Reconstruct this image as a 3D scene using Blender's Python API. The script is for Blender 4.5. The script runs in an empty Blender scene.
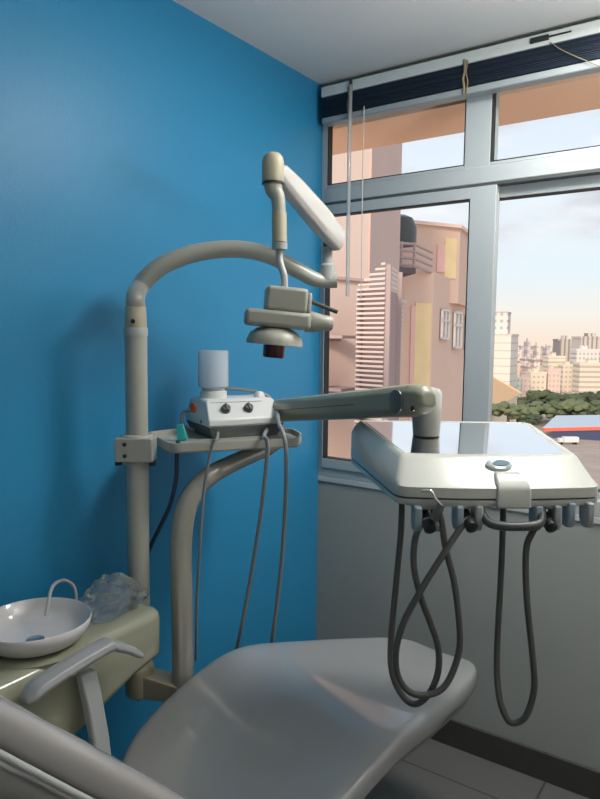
import bpy, bmesh, math, random
from mathutils import Vector, Matrix
random.seed(7)
PI = math.pi
scene = bpy.context.scene
COL = scene.collection

# ------------------------------------------------------------------ materials
def mat(name, color, rough=0.5, metal=0.0, noise=0.0, nscale=20.0, bump=0.0, bscale=200.0, coat=0.0, spec=0.5, sub=0.0):
    m = bpy.data.materials.new(name); m.use_nodes = True
    nt = m.node_tree; b = nt.nodes['Principled BSDF']
    b.inputs['Base Color'].default_value = (*color, 1)
    b.inputs['Roughness'].default_value = rough
    b.inputs['Metallic'].default_value = metal
    b.inputs['Specular IOR Level'].default_value = spec
    if coat:
        b.inputs['Coat Weight'].default_value = coat; b.inputs['Coat Roughness'].default_value = 0.08
    tc = None
    if noise or bump:
        tc = nt.nodes.new('ShaderNodeTexCoord')
    if noise:
        n = nt.nodes.new('ShaderNodeTexNoise'); n.inputs['Scale'].default_value = nscale; n.inputs['Detail'].default_value = 4
        nt.links.new(tc.outputs['Object'], n.inputs['Vector'])
        mx = nt.nodes.new('ShaderNodeMix'); mx.data_type = 'RGBA'
        mx.inputs['A'].default_value = (*[c * (1 - noise) for c in color], 1)
        mx.inputs['B'].default_value = (*[min(1, c * (1 + noise)) for c in color], 1)
        nt.links.new(n.outputs['Fac'], mx.inputs['Factor'])
        nt.links.new(mx.outputs['Result'], b.inputs['Base Color'])
    if bump:
        n = nt.nodes.new('ShaderNodeTexNoise'); n.inputs['Scale'].default_value = bscale; n.inputs['Detail'].default_value = 3
        nt.links.new(tc.outputs['Object'], n.inputs['Vector'])
        bp = nt.nodes.new('ShaderNodeBump'); bp.inputs['Strength'].default_value = bump; bp.inputs['Distance'].default_value = 0.01
        nt.links.new(n.outputs['Fac'], bp.inputs['Height'])
        nt.links.new(bp.outputs['Normal'], b.inputs['Normal'])
    return m

def glassy(name, tint, gloss, diffuse=None, dfac=0.0, rough=0.02):
    m = bpy.data.materials.new(name); m.use_nodes = True
    nt = m.node_tree; nt.nodes.clear()
    out = nt.nodes.new('ShaderNodeOutputMaterial')
    tr = nt.nodes.new('ShaderNodeBsdfTransparent'); tr.inputs['Color'].default_value = (*tint, 1)
    gl = nt.nodes.new('ShaderNodeBsdfGlossy'); gl.inputs['Roughness'].default_value = rough
    lw = nt.nodes.new('ShaderNodeLayerWeight'); lw.inputs['Blend'].default_value = gloss
    mx = nt.nodes.new('ShaderNodeMixShader')
    nt.links.new(lw.outputs['Fresnel'], mx.inputs['Fac'])
    src = tr.outputs[0]
    if dfac:
        df = nt.nodes.new('ShaderNodeBsdfDiffuse'); df.inputs['Color'].default_value = (*diffuse, 1)
        tl = nt.nodes.new('ShaderNodeBsdfTranslucent'); tl.inputs['Color'].default_value = (*diffuse, 1)
        m1 = nt.nodes.new('ShaderNodeMixShader'); m1.inputs['Fac'].default_value = 0.4
        nt.links.new(df.outputs[0], m1.inputs[1]); nt.links.new(tl.outputs[0], m1.inputs[2])
        m2 = nt.nodes.new('ShaderNodeMixShader'); m2.inputs['Fac'].default_value = dfac
        nt.links.new(tr.outputs[0], m2.inputs[1]); nt.links.new(m1.outputs[0], m2.inputs[2])
        src = m2.outputs[0]
    nt.links.new(src, mx.inputs[1]); nt.links.new(gl.outputs[0], mx.inputs[2])
    nt.links.new(mx.outputs[0], out.inputs['Surface'])
    return m

def emit(name, color, s):
    m = bpy.data.materials.new(name); m.use_nodes = True
    b = m.node_tree.nodes['Principled BSDF']
    b.inputs['Base Color'].default_value = (*color, 1)
    b.inputs['Emission Color'].default_value = (*color, 1); b.inputs['Emission Strength'].default_value = s
    return m

def facade(name, wall, win, sx, sz, wfrac=0.45, hfrac=0.5, frac_ground=0.0):
    """painted wall with a regular grid of dark windows, in metres of the object"""
    m = mat(name, wall, 0.85)
    nt = m.node_tree; b = nt.nodes['Principled BSDF']
    g = nt.nodes.new('ShaderNodeTexCoord'); sp = nt.nodes.new('ShaderNodeSeparateXYZ')
    nt.links.new(g.outputs['Object'], sp.inputs[0])
    def M(op, a, bb):
        n = nt.nodes.new('ShaderNodeMath'); n.operation = op
        for i, v in enumerate((a, bb)):
            if isinstance(v, (int, float)): n.inputs[i].default_value = v
            else: nt.links.new(v, n.inputs[i])
        return n.outputs[0]
    h = M('ADD', M('MULTIPLY', sp.outputs[0], 0.82), M('MULTIPLY', sp.outputs[1], 0.61))
    fx = M('FRACT', M('MULTIPLY', M('ADD', h, 500.0), 1 / sx), 0)
    fz = M('FRACT', M('MULTIPLY', M('ADD', sp.outputs[2], 500.0), 1 / sz), 0)
    k = M('MULTIPLY', M('LESS_THAN', fx, wfrac), M('LESS_THAN', fz, hfrac))
    ge = nt.nodes.new('ShaderNodeNewGeometry'); s2 = nt.nodes.new('ShaderNodeSeparateXYZ')
    nt.links.new(ge.outputs['Normal'], s2.inputs[0])
    k = M('MULTIPLY', k, M('LESS_THAN', s2.outputs[2], 0.5))
    mx = nt.nodes.new('ShaderNodeMix'); mx.data_type = 'RGBA'
    mx.inputs['A'].default_value = (*wall, 1); mx.inputs['B'].default_value = (*win, 1)
    nt.links.new(k, mx.inputs['Factor']); nt.links.new(mx.outputs['Result'], b.inputs['Base Color'])
    return m

def tiles(name, color, grout, size, rough):
    m = mat(name, color, rough); nt = m.node_tree; b = nt.nodes['Principled BSDF']
    g = nt.nodes.new('ShaderNodeTexCoord')
    mp = nt.nodes.new('ShaderNodeMapping'); mp.inputs['Location'].default_value = (0.05, 0.0, 0)
    br = nt.nodes.new('ShaderNodeTexBrick'); br.offset = 0; br.squash = 1
    br.inputs['Color1'].default_value = (*color, 1); br.inputs['Color2'].default_value = (*[c * 1.1 for c in color], 1)
    br.inputs['Mortar'].default_value = (*grout, 1); br.inputs['Scale'].default_value = 1
    br.inputs['Mortar Size'].default_value = 0.004; br.inputs['Brick Width'].default_value = size; br.inputs['Row Height'].default_value = size
    nt.links.new(g.outputs['Object'], mp.inputs[0]); nt.links.new(mp.outputs[0], br.inputs['Vector'])
    nt.links.new(br.outputs['Color'], b.inputs['Base Color'])
    return m

def rooftiles(name, color):
    m = mat(name, color, 0.85); nt = m.node_tree; b = nt.nodes['Principled BSDF']
    g = nt.nodes.new('ShaderNodeTexCoord')
    w = nt.nodes.new('ShaderNodeTexWave'); w.inputs['Scale'].default_value = 0.9; w.inputs['Distortion'].default_value = 0.6
    nt.links.new(g.outputs['Object'], w.inputs['Vector'])
    mx = nt.nodes.new('ShaderNodeMix'); mx.data_type = 'RGBA'
    mx.inputs['A'].default_value = (*[c * 0.75 for c in color], 1); mx.inputs['B'].default_value = (*color, 1)
    nt.links.new(w.outputs['Fac'], mx.inputs['Factor']); nt.links.new(mx.outputs['Result'], b.inputs['Base Color'])
    return m

BLUE = mat('blue_paint', (0.024, 0.24, 0.455), 0.42, bump=0.05, bscale=120, spec=0.4)
GREY = mat('grey_wall_paint', (0.31, 0.325, 0.305), 0.8, noise=0.04, nscale=3, bump=0.03, bscale=90)
WHITEW = mat('white_wall_paint', (0.82, 0.81, 0.78), 0.8, bump=0.03, bscale=90)
CEIL = mat('ceiling_paint', (0.66, 0.67, 0.66), 0.9)
FLOOR = tiles('dark_floor_tiles', (0.12, 0.12, 0.115), (0.05, 0.05, 0.05), 0.6, 0.4)
SKIRT = mat('dark_skirting', (0.05, 0.05, 0.045), 0.55, noise=0.1)
ALU = mat('painted_aluminium', (0.40, 0.44, 0.45), 0.55, spec=0.35)
SILLM = mat('grey_sill', (0.5, 0.52, 0.52), 0.4)
RUBBER = mat('black_gasket', (0.01, 0.01, 0.012), 0.6)
PANE = glassy('window_glass', (0.97, 0.98, 0.98), 0.06)
ACRYL = glassy('acrylic_wand', (0.9, 0.93, 0.93), 0.2, (0.9, 0.92, 0.9), 0.5, 0.1)
HEADR = mat('pale_headrail', (0.6, 0.64, 0.62), 0.45)
SLAT = mat('dark_blind_slats', (0.012, 0.022, 0.04), 0.35)
RAILB = mat('grey_bottom_rail', (0.3, 0.34, 0.35), 0.35)
TAPE = mat('tan_ladder_tape', (0.22, 0.18, 0.11), 0.8)
CORDW = mat('pale_cord', (0.65, 0.62, 0.56), 0.8)
ENAM = mat('grey_beige_enamel', (0.37, 0.375, 0.325), 0.32, noise=0.03, nscale=15, coat=0.15)
ENAM2 = mat('yellowed_plastic', (0.42, 0.385, 0.27), 0.45, noise=0.06, nscale=20)
ENAMD = mat('olive_grey_enamel', (0.24, 0.25, 0.185), 0.4, noise=0.03, nscale=15)
POSTM = mat('satin_grey_post', (0.37, 0.36, 0.31), 0.24, metal=0.25, coat=0.2)
LAMPW = mat('lamp_arm_white', (0.5, 0.49, 0.47), 0.2, coat=0.4)
LAMPG = mat('lamp_head_grey', (0.33, 0.33, 0.28), 0.4, noise=0.03)
DARKP = mat('dark_plastic', (0.02, 0.02, 0.022), 0.4)
DGREY = mat('dark_grey_plastic', (0.07, 0.075, 0.075), 0.4)
LENS = mat('dark_red_lens', (0.10, 0.045, 0.045), 0.12, metal=0.6)
CONS = mat('ivory_console_plastic', (0.46, 0.47, 0.425), 0.28, noise=0.02, coat=0.25)
STEEL = mat('polished_steel', (0.95, 0.95, 0.96), 0.05, metal=1.0)
CHROME = mat('chrome', (0.75, 0.75, 0.76), 0.12, metal=1.0)
HOLD = mat('pale_blue_grey_plastic', (0.27, 0.34, 0.39), 0.4)
HOLD2 = mat('pale_grey_plastic', (0.38, 0.40, 0.39), 0.4)
HANDG = mat('grey_handle', (0.06, 0.066, 0.066), 0.35)
HOSEM = mat('grey_hose', (0.11, 0.115, 0.11), 0.4)
HOSED = mat('dark_hose', (0.075, 0.076, 0.07), 0.4)
CABLE = mat('grey_cable', (0.24, 0.26, 0.27), 0.5)
CABLEB = mat('blue_grey_cable', (0.02, 0.045, 0.085), 0.5)
SCALW = mat('white_device_plastic', (0.62, 0.64, 0.63), 0.35)
SCALD = mat('dark_device_base', (0.10, 0.115, 0.115), 0.4)
ORANGE = mat('orange_switch', (0.75, 0.16, 0.03), 0.4)
BOTTLE = glassy('frosted_bottle', (0.93, 0.96, 0.98), 0.12, (0.85, 0.92, 0.97), 0.55, 0.25)
TEAL = mat('teal_plastic', (0.03, 0.42, 0.45), 0.4)
CERAM = mat('white_ceramic', (0.58, 0.56, 0.55), 0.12, coat=0.4)
CUSPM = mat('olive_cuspidor_plastic', (0.27, 0.275, 0.195), 0.25, noise=0.03, coat=0.4)
BAG = glassy('clear_crumpled_plastic', (0.90, 0.93, 0.93), 0.22, (0.75, 0.8, 0.8), 0.22, 0.12)
VINYL = mat('grey_vinyl', (0.32, 0.325, 0.32), 0.30, bump=0.02, bscale=350, coat=0.9)
VINYLB = mat('grey_vinyl_back', (0.34, 0.325, 0.315), 0.22, coat=0.5)
SHELL = mat('grey_chair_shell', (0.16, 0.16, 0.155), 0.4)
ARMM = mat('grey_armrest', (0.27, 0.28, 0.28), 0.35)
BADGE = mat('silver_badge', (0.5, 0.54, 0.55), 0.3, metal=0.5)
BADGEB = mat('badge_blue', (0.04, 0.13, 0.18), 0.3)
# outside
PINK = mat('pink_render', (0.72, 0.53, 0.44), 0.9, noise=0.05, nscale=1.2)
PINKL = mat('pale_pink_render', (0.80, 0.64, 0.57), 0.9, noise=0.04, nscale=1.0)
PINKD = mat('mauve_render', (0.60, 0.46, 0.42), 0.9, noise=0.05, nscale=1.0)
SOFF = mat('apricot_soffit', (0.88, 0.58, 0.41), 0.9, noise=0.08, nscale=2.0)
LOUV = mat('pale_louvres', (0.70, 0.60, 0.59), 0.7)
LOUVD = mat('dark_opening', (0.13, 0.105, 0.12), 0.8)
RAILM = mat('mauve_railing', (0.45, 0.36, 0.36), 0.6)
WINW = mat('white_window_frame', (0.8, 0.78, 0.76), 0.5)
WING = mat('window_dark_glass', (0.25, 0.24, 0.25), 0.1)
STREAKY = mat('yellow_streak', (0.86, 0.68, 0.40), 0.9, noise=0.2, nscale=1.5)
STREAKP = mat('pink_streak', (0.80, 0.52, 0.47), 0.9, noise=0.2, nscale=1.5)
RTILE = rooftiles('clay_roof_tiles', (0.80, 0.50, 0.27))
RIDGE = mat('clay_ridge', (0.88, 0.66, 0.42), 0.85)
CREAM = mat('cream_wall', (0.8, 0.7, 0.55), 0.9)
LEAF = mat('tree_leaves', (0.10, 0.13, 0.065), 0.9, noise=0.6, nscale=0.9)
LEAF2 = mat('tree_leaves_pale', (0.15, 0.18, 0.095), 0.9, noise=0.5, nscale=0.9)
LEAF3 = mat('tree_leaves_dark', (0.065, 0.09, 0.05), 0.9, noise=0.6, nscale=0.9)
BARK = mat('bark', (0.12, 0.09, 0.06), 0.9)
GROUND = mat('street_ground', (0.42, 0.34, 0.29), 0.95, noise=0.3, nscale=0.15)
SHEDR = mat('pale_blue_roof', (0.50, 0.58, 0.68), 0.5)
SHEDF = mat('red_fascia', (0.75, 0.16, 0.10), 0.6)
SHEDW = mat('navy_wall', (0.05, 0.07, 0.16), 0.7)
WHITEP = mat('white_painted', (0.75, 0.75, 0.75), 0.6)

# ------------------------------------------------------------------ helpers
WL = {}                       # world location of every object (nothing is rotated at object level)
def empty(name, loc, label=None, cat=None, group=None, kind=None):
    o = bpy.data.objects.new(name, None); COL.objects.link(o)
    o.empty_display_size = 0.05
    o.location = loc; WL[o] = Vector(loc)
    tag(o, label, cat, group, kind); return o
def tag(o, label=None, cat=None, group=None, kind=None):
    if label: o['label'] = label
    if cat: o['category'] = cat
    if group: o['group'] = group
    if kind: o['kind'] = kind
    return o
def obj(name, bm, material, parent=None, smooth=True, bevel=0.0, subsurf=0, angle=40, label=None):
    """one mesh object from a bmesh in world coordinates"""
    bmesh.ops.recalc_face_normals(bm, faces=bm.faces)
    n = len(bm.verts)
    c = Vector((0, 0, 0))
    xs = [v.co.x for v in bm.verts]; ys = [v.co.y for v in bm.verts]; zs = [v.co.z for v in bm.verts]
    c = Vector(((min(xs) + max(xs)) / 2, (min(ys) + max(ys)) / 2, min(zs) if parent is None else (min(zs) + max(zs)) / 2))
    for v in bm.verts: v.co -= c
    me = bpy.data.meshes.new(name); bm.to_mesh(me); bm.free()
    me.materials.append(material)
    o = bpy.data.objects.new(name, me); COL.objects.link(o)
    base = Vector((0, 0, 0))
    if parent is not None:
        o.parent = parent; base = WL[parent]
    o.location = c - base; WL[o] = c
    if smooth:
        for p in me.polygons: p.use_smooth = True
    if bevel:
        b = o.modifiers.new('bevel', 'BEVEL'); b.width = bevel; b.segments = 3; b.limit_method = 'ANGLE'; b.angle_limit = math.radians(35)
        b.harden_normals = False
    if subsurf:
        s = o.modifiers.new('subsurf', 'SUBSURF'); s.levels = subsurf; s.render_levels = subsurf
    if smooth and not subsurf:
        me.set_sharp_from_angle(angle=math.radians(angle))
    if label: o['label'] = label
    return o
def copy_tree(o, loc, parent=None):
    c = o.copy(); COL.objects.link(c); c.parent = parent
    if parent is None: c.location = loc
    for ch in [x for x in bpy.data.objects if x.parent == o]: copy_tree(ch, ch.location, c)
    return c
def NB(): return bmesh.new()
def box(bm, x0, x1, y0, y1, z0, z1, M=None):
    vs = [bm.verts.new((x, y, z)) for z in (z0, z1) for (x, y) in ((x0, y0), (x1, y0), (x1, y1), (x0, y1))]
    for f in ((0, 3, 2, 1), (4, 5, 6, 7), (0, 1, 5, 4), (1, 2, 6, 5), (2, 3, 7, 6), (3, 0, 4, 7)):
        bm.faces.new([vs[i] for i in f])
    if M is not None:
        for v in vs: v.co = M @ v.co
    return vs
def catmull(P, n=6):
    P = [Vector(p) for p in P]; out = []
    for i in range(len(P) - 1):
        p0 = P[i - 1] if i else P[0] * 2 - P[1]; p1, p2 = P[i], P[i + 1]
        p3 = P[i + 2] if i + 2 < len(P) else P[-1] * 2 - P[-2]
        for k in range(n):
            t = k / n
            out.append(0.5 * ((2 * p1) + (p2 - p0) * t + (2 * p0 - 5 * p1 + 4 * p2 - p3) * t * t + (3 * p1 - p0 - 3 * p2 + p3) * t ** 3))
    out.append(P[-1]); return out
def rings(bm, RR, cap=True, closed=False):
    L = []
    for ring in RR: L.append([bm.verts.new(p) for p in ring])
    n = len(L[0])
    for a, b in zip(L[:-1], L[1:]):
        for i in range(n):
            j = (i + 1) % n
            bm.faces.new((a[i], a[j], b[j], b[i]))
    if cap:
        bm.faces.new(list(reversed(L[0]))); bm.faces.new(L[-1])
    return L
def tube(bm, P, r, seg=14, n=6, smooth=True, sect=None):
    """sweep; r is a number or a list per control point; sect = (a, b) squashes the section"""
    C = catmull(P, n) if smooth else [Vector(p) for p in P]
    m = len(P)
    def rad(i):
        if not isinstance(r, (list, tuple)): return r
        t = i / (len(C) - 1) * (m - 1); k = min(int(t), m - 2); f = t - k
        return r[k] * (1 - f) + r[k + 1] * f
    T = []
    for i in range(len(C)):
        a = C[max(i - 1, 0)]; b = C[min(i + 1, len(C) - 1)]
        T.append((b - a).normalized())
    up = Vector((0, 0, 1)) if abs(T[0].z) < 0.9 else Vector((0.3, 1, 0))
    nrm = (up - T[0] * up.dot(T[0])).normalized(); RR = []
    for i, c in enumerate(C):
        nrm = (nrm - T[i] * nrm.dot(T[i])).normalized(); bn = T[i].cross(nrm)
        rr = rad(i); sa, sb = sect or (1, 1)
        RR.append([c + (nrm * math.cos(2 * PI * k / seg) * sa + bn * math.sin(2 * PI * k / seg) * sb) * rr for k in range(seg)])
    rings(bm, RR)
def lathe(bm, prof, origin, axis=(0, 0, 1), seg=32, cap=True):
    """prof = [(radius, height)]"""
    ax = Vector(axis).normalized()
    q = Vector((0, 0, 1)).rotation_difference(ax).to_matrix()
    o = Vector(origin)
    RR = [[o + q @ Vector((max(r, 1e-4) * math.cos(2 * PI * k / seg), max(r, 1e-4) * math.sin(2 * PI * k / seg), h)) for k in range(seg)] for r, h in prof]
    rings(bm, RR, cap)
def cyl(bm, a, b, r, seg=20, r2=None):
    a = Vector(a); b = Vector(b)
    lathe(bm, [(r, 0), (r if r2 is None else r2, (b - a).length)], a, b - a, seg)
def prism(bm, poly, z0, z1):
    rings(bm, [[(p[0], p[1], z0) for p in poly], [(p[0], p[1], z1) for p in poly]])
def frame(loc, yaw, pitch=0, roll=0):
    return Matrix.Translation(loc) @ Matrix.Rotation(yaw, 4, 'Z') @ Matrix.Rotation(pitch, 4, 'X') @ Matrix.Rotation(roll, 4, 'Y')
def round_poly(P, r, n=5):
    """polygon with rounded corners; r number or list"""
    out = []; m = len(P)
    for i in range(m):
        p = Vector(P[i]).to_2d(); a = Vector(P[i - 1]).to_2d(); b = Vector(P[(i + 1) % m]).to_2d()
        rr = r[i] if isinstance(r, (list, tuple)) else r
        ua = (a - p).normalized(); ub = (b - p).normalized()
        rr = min(rr, (a - p).length * 0.45, (b - p).length * 0.45)
        s, e = p + ua * rr, p + ub * rr
        for k in range(n + 1):
            t = k / n
            out.append(s * (1 - t) ** 2 + p * 2 * t * (1 - t) + e * t * t)
    return out

YAW = math.radians(35.1)      # the direction the photographer faces, used to turn the movable equipment

# ------------------------------------------------------------------ room shell
XR, YB, H = 3.3, -4.0, 2.6
T = 0.15
WX1 = 2.25                    # window opening x range 0.0 .. WX1, z range SILL .. HEAD
SILL, HEAD = 0.985, 2.56
def struct(name, bm, m, **k):
    return tag(obj(name, bm, m, **k), kind='structure')
b = NB(); box(b, -0.15, XR + .15, YB - .15, T, -0.12, 0.0); struct('floor', b, FLOOR, smooth=False)
b = NB(); box(b, -0.15, XR + .15, YB - .15, T, H, H + 0.12); struct('ceiling', b, CEIL, smooth=False)
b = NB(); box(b, -0.15, 0.0, YB - .15, .03, 0, H); struct('wall_left', b, BLUE, smooth=False)
b = NB()
box(b, 0, XR, 0, T, 0, SILL); box(b, 0, XR, 0, T, HEAD, H); box(b, WX1, XR, 0, T, SILL, HEAD)
struct('wall_front', b, GREY, smooth=False)
b = NB(); box(b, XR, XR + .15, YB - .15, T, 0, H); struct('wall_right', b, WHITEW, smooth=False)
b = NB(); box(b, 0, XR, YB - .15, YB, 0, H); struct('wall_back', b, WHITEW, smooth=False)
b = NB(); box(b, 0.012, XR, -0.012, 0, 0, 0.106); struct('baseboard_front', b, SKIRT, smooth=False, bevel=0.003)
b = NB(); box(b, 0, 0.012, YB, 0, 0, 0.106); struct('baseboard_left', b, SKIRT, smooth=False, bevel=0.003)

# window: frame, mullion, transom, sashes and panes
win = empty('window_1', (1.1, 0.06, SILL), kind='structure')
MX = 0.69                     # mullion centre
b = NB()
box(b, 0.0, 0.022, -0.004, 0.034, SILL, HEAD); box(b, WX1 - .05, WX1, -.004, 0.09, SILL, HEAD)
box(b, 0.022, WX1 - .05, -0.004, 0.09, SILL, SILL + .055); box(b, 0.022, WX1 - .05, -0.004, 0.09, HEAD - .05, HEAD)
obj('window_frame', b, ALU, win, bevel=0.003)
b = NB(); box(b, -0.0, WX1, -0.006, 0.0, SILL - .022, SILL + .0); box(b, 0.0, WX1, -0.0, 0.012, SILL, SILL + .012)
obj('window_sill', b, SILLM, win, bevel=0.002)
b = NB(); box(b, 0.617, 0.712, -0.004, 0.075, 2.17, HEAD - .05)
obj('mullion', b, ALU, win, bevel=0.003)
b = NB(); box(b, 1.43, 1.49, -0.004, 0.075, 2.17, HEAD - .05)
obj('mullion', b, ALU, win, bevel=0.003)
b = NB(); box(b, 0.022, WX1 - .05, -0.008, 0.085, 2.128, 2.188)
obj('transom', b, ALU, win, bevel=0.004)
b = NB(); box(b, 0.022, WX1 - .05, -0.010, 0.075, 2.118, 2.128)
obj('gasket', b, DGREY, win)
def sash(x0, x1, y0, y1, z0, z1, w, name='sash', ls=None, rs=None):
    sb = NB(); s = ls or w; q = rs or s
    box(sb, x0, x0 + s, y0, y1, z0, z1); box(sb, x1 - q, x1, y0, y1, z0, z1)
    box(sb, x0 + s, x1 - q, y0, y1, z0, z0 + w); box(sb, x0 + s, x1 - q, y0, y1, z1 - w, z1)
    so = obj(name, sb, ALU, win, bevel=0.002)
    pb = NB(); box(pb, x0 + s - .003, x1 - q + .003, (y0 + y1) / 2 - .002, (y0 + y1) / 2 + .002, z0 + w - .003, z1 - w + .003)
    obj('pane', pb, PANE, so, smooth=False)
    gb = NB(); g = .004
    box(gb, x0 + s, x1 - q, y0 + .002, y1 - .002, z0 + w, z0 + w + g); box(gb, x0 + s, x0 + s + g, y0 + .002, y1 - .002, z0 + w, z1 - w)
    box(gb, x1 - q - g, x1 - q, y0 + .002, y1 - .002, z0 + w, z1 - w); box(gb, x0 + s, x1 - q, y0 + .002, y1 - .002, z1 - w - g, z1 - w)
    obj('gasket', gb, RUBBER, so, smooth=False)
    return so
sash(0.022, 0.742, -0.012, 0.026, SILL + .04, 2.118, 0.04, ls=0.006, rs=0.096)
sash(0.67, 1.46, 0.029, 0.065, SILL + .04, 2.118, 0.04, ls=0.055)
sash(1.40, WX1 - .05, -0.012, 0.026, SILL + .04, 2.118, 0.04, ls=0.055)
for x0, x1 in ((0.022, 0.622), (0.707, 1.43), (1.49, WX1 - .05)):
    sash(x0, x1, -0.004, 0.03, 2.188, HEAD - .05, 0.012, ls=.005)

# ------------------------------------------------------------------ venetian blind, drawn up
bl = empty('venetian_blind', (1.1, -0.035, 2.43), 'dark venetian blind drawn up under the ceiling, above the window', 'blind')
b = NB(); box(b, 0.03, WX1, -0.062, -0.008, 2.532, 2.572); obj('headrail', b, HEADR, bl, bevel=0.004)
b = NB()
for i in range(22):
    z = 2.456 + i * 0.0034; dx = random.uniform(-.003, .003); dy = random.uniform(-.0025, .0025)
    box(b, 0.034 + dx, WX1 - .01 + dx, -0.060 + dy, -0.012 + dy, z, z + .0019)
obj('slats', b, SLAT, bl, smooth=False)
b = NB(); box(b, 0.032, WX1 - .008, -0.060, -0.010, 2.428, 2.453); obj('bottom_rail', b, RAILB, bl, bevel=0.005)
for x in (0.16, 0.63, 1.25, 1.9):
    b = NB(); tube(b, [(x, -.0635, 2.545), (x + .004, -.066, 2.51), (x - .003, -.064, 2.48), (x + .002, -.0655, 2.455), (x, -.0625, 2.43)], .0045, 8)
    tube(b, [(x + .012, -.0635, 2.54), (x + .008, -.067, 2.5), (x + .014, -.065, 2.47), (x + .010, -.063, 2.43)], .0025, 8)
    obj('ladder_cord', b, TAPE, bl)
b = NB(); tube(b, [(0.172, -.068, 2.55), (0.173, -.072, 2.3), (0.174, -.072, 2.0), (0.176, -.072, 1.74)], .0075, 12)
w = obj('tilt_wand', b, ACRYL, bl, label='clear acrylic tilt wand')
b = NB(); cyl(b, (0.172, -.068, 2.57), (0.172, -.068, 2.535), .006); obj('hook', b, DARKP, w)
b = NB(); tube(b, [(0.232, -.066, 2.46), (0.233, -.069, 2.2), (0.235, -.069, 1.95), (0.236, -.069, 1.72)], .0018, 8)
obj('pull_cord', b, CORDW, bl)
b = NB(); tube(b, [(0.92, -.066, 2.535), (0.96, -.072, 2.50), (1.02, -.072, 2.46), (1.10, -.07, 2.415), (1.2, -.07, 2.39)], .0015, 8)
obj('lift_cord', b, TAPE, bl)
b = NB(); box(b, .855, .915, -.067, -.060, 2.545, 2.562); box(b, .915, .985, -.064, -.060, 2.552, 2.558)
obj('cord_lock', b, DARKP, bl, bevel=0.002)

# ------------------------------------------------------------------ ceiling lamp (out of view, set near the window to brighten the leg rest)
cl = empty('ceiling_lamp', (1.28, -.52, H), 'square ceiling lamp with four small bright bulbs', 'lamp')
b = NB(); box(b, 1.07, 1.49, -.73, -.31, H - .03, H); obj('lamp_body', b, WHITEP, cl, bevel=.006)
for dx in (-.10, .10):
    for dy in (-.10, .10):
        b = NB(); box(b, 1.28 + dx - .035, 1.28 + dx + .035, -.52 + dy - .035, -.52 + dy + .035, H - .036, H - .03)
        obj('bulb', b, emit('bulb_glow', (1, .95, .88), 9.0), cl, smooth=False)
LD = bpy.data.lights.new('ceiling_lamp_light', 'AREA'); LD.energy = 24; LD.size = .42; LD.color = (1, .97, .93)
LO = bpy.data.objects.new('ceiling_lamp_light', LD); COL.objects.link(LO); LO.location = (1.28, -.52, H - .045)
# added unseen uplighter on the right, washing the ceiling to brighten the room
UX, UY = 1.95, -1.0
ul = empty('added_uplighter', (UX, UY, 0), 'added fill light built as a slim white floor uplighter, out of frame to the right', 'lamp')
b = NB(); lathe(b, [(.14, 0), (.14, .02), (.02, .03)], (UX, UY, 0), seg=32); obj('base', b, WHITEP, ul)
b = NB(); cyl(b, (UX, UY, .02), (UX, UY, 1.74), .014); obj('pole', b, WHITEP, ul)
b = NB(); lathe(b, [(.015, 1.72), (.10, 1.76), (.20, 1.84), (.205, 1.845), (.195, 1.842), (.10, 1.775), (.02, 1.75)], (UX, UY, 0), seg=36, cap=False); obj('lamp_shade', b, WHITEP, ul)
b = NB(); lathe(b, [(.03, 1.765), (.05, 1.785), (.03, 1.81), (.002, 1.815)], (UX, UY, 0), seg=20); obj('bulb', b, emit('added_uplighter_glow', (1, .97, .93), 6.0), ul)
LU = bpy.data.lights.new('added_uplighter_light', 'AREA'); LU.energy = 42; LU.shape = 'DISK'; LU.size = .36; LU.color = (1, .97, .94)
LV = bpy.data.objects.new('added_uplighter_light', LU); COL.objects.link(LV); LV.location = (UX, UY, 1.85); LV.rotation_euler = (PI, 0, 0)

# ------------------------------------------------------------------ dental unit stand: pole, link block, post
PX, PY = (0.1791, -1.162)
st = empty('equipment_stand', (PX, PY, 0.0), 'tall grey tubular equipment stand with pole, yellowed block and bent post against the blue wall', 'stand')
b = NB(); cyl(b, (PX, PY, .60), (PX, PY, 1.585), .0295, 32); obj('pole', b, ENAM, st)
ps = [(0.313, -1.1291, 0.4129), (0.2995, -1.114, 0.6322), (0.2838, -1.1005, 0.8515), (0.2727, -1.0923, 0.994), (0.2757, -1.0792, 1.0928), (0.2897, -1.0503, 1.1539), (0.3143, -1.0039, 1.1945), (0.3185, -0.8878, 1.2181), (0.3194, -0.775, 1.2332), (0.3086, -0.6947, 1.2505)]
ps = [(ps[0][0], ps[0][1], 0.0)] + ps
b = NB(); tube(b, ps, [.03, .03, .03, .03, .03, .0295, .028, .0265, .025, .0235, .0235], 24, 8); po = obj('post', b, POSTM, st)
hub = (0.2787, -0.6873, 1.2855)
b = NB(); lathe(b, [(.02, -.05), (.034, -.045), (.034, .045), (.026, .052)], hub, seg=24); obj('arm_hub', b, ENAMD, st)
# the block that ties the pole to the post
p2 = Vector(ps[2]); 
b = NB()
lathe(b, [(.036, -.045), (.040, -.04), (.040, .038), (.031, .05), (.031, .06)], (PX, PY, .62), seg=24)
d = Vector((p2.x - PX, p2.y - PY, 0)); n = Vector((-d.y, d.x, 0)).normalized() * .031; L0 = Vector((PX, PY, 0)); L1 = L0 + d * 1.05
R1 = [L0 - n, L1 - n, L1 + n, L0 + n]
rings(b, [[(p.x, p.y, .578) for p in R1], [(p.x, p.y, .645 - (.02 if i in (1, 2) else 0)) for i, p in enumerate(R1)]])
obj('link_block', b, ENAM2, st, bevel=.008)

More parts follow.
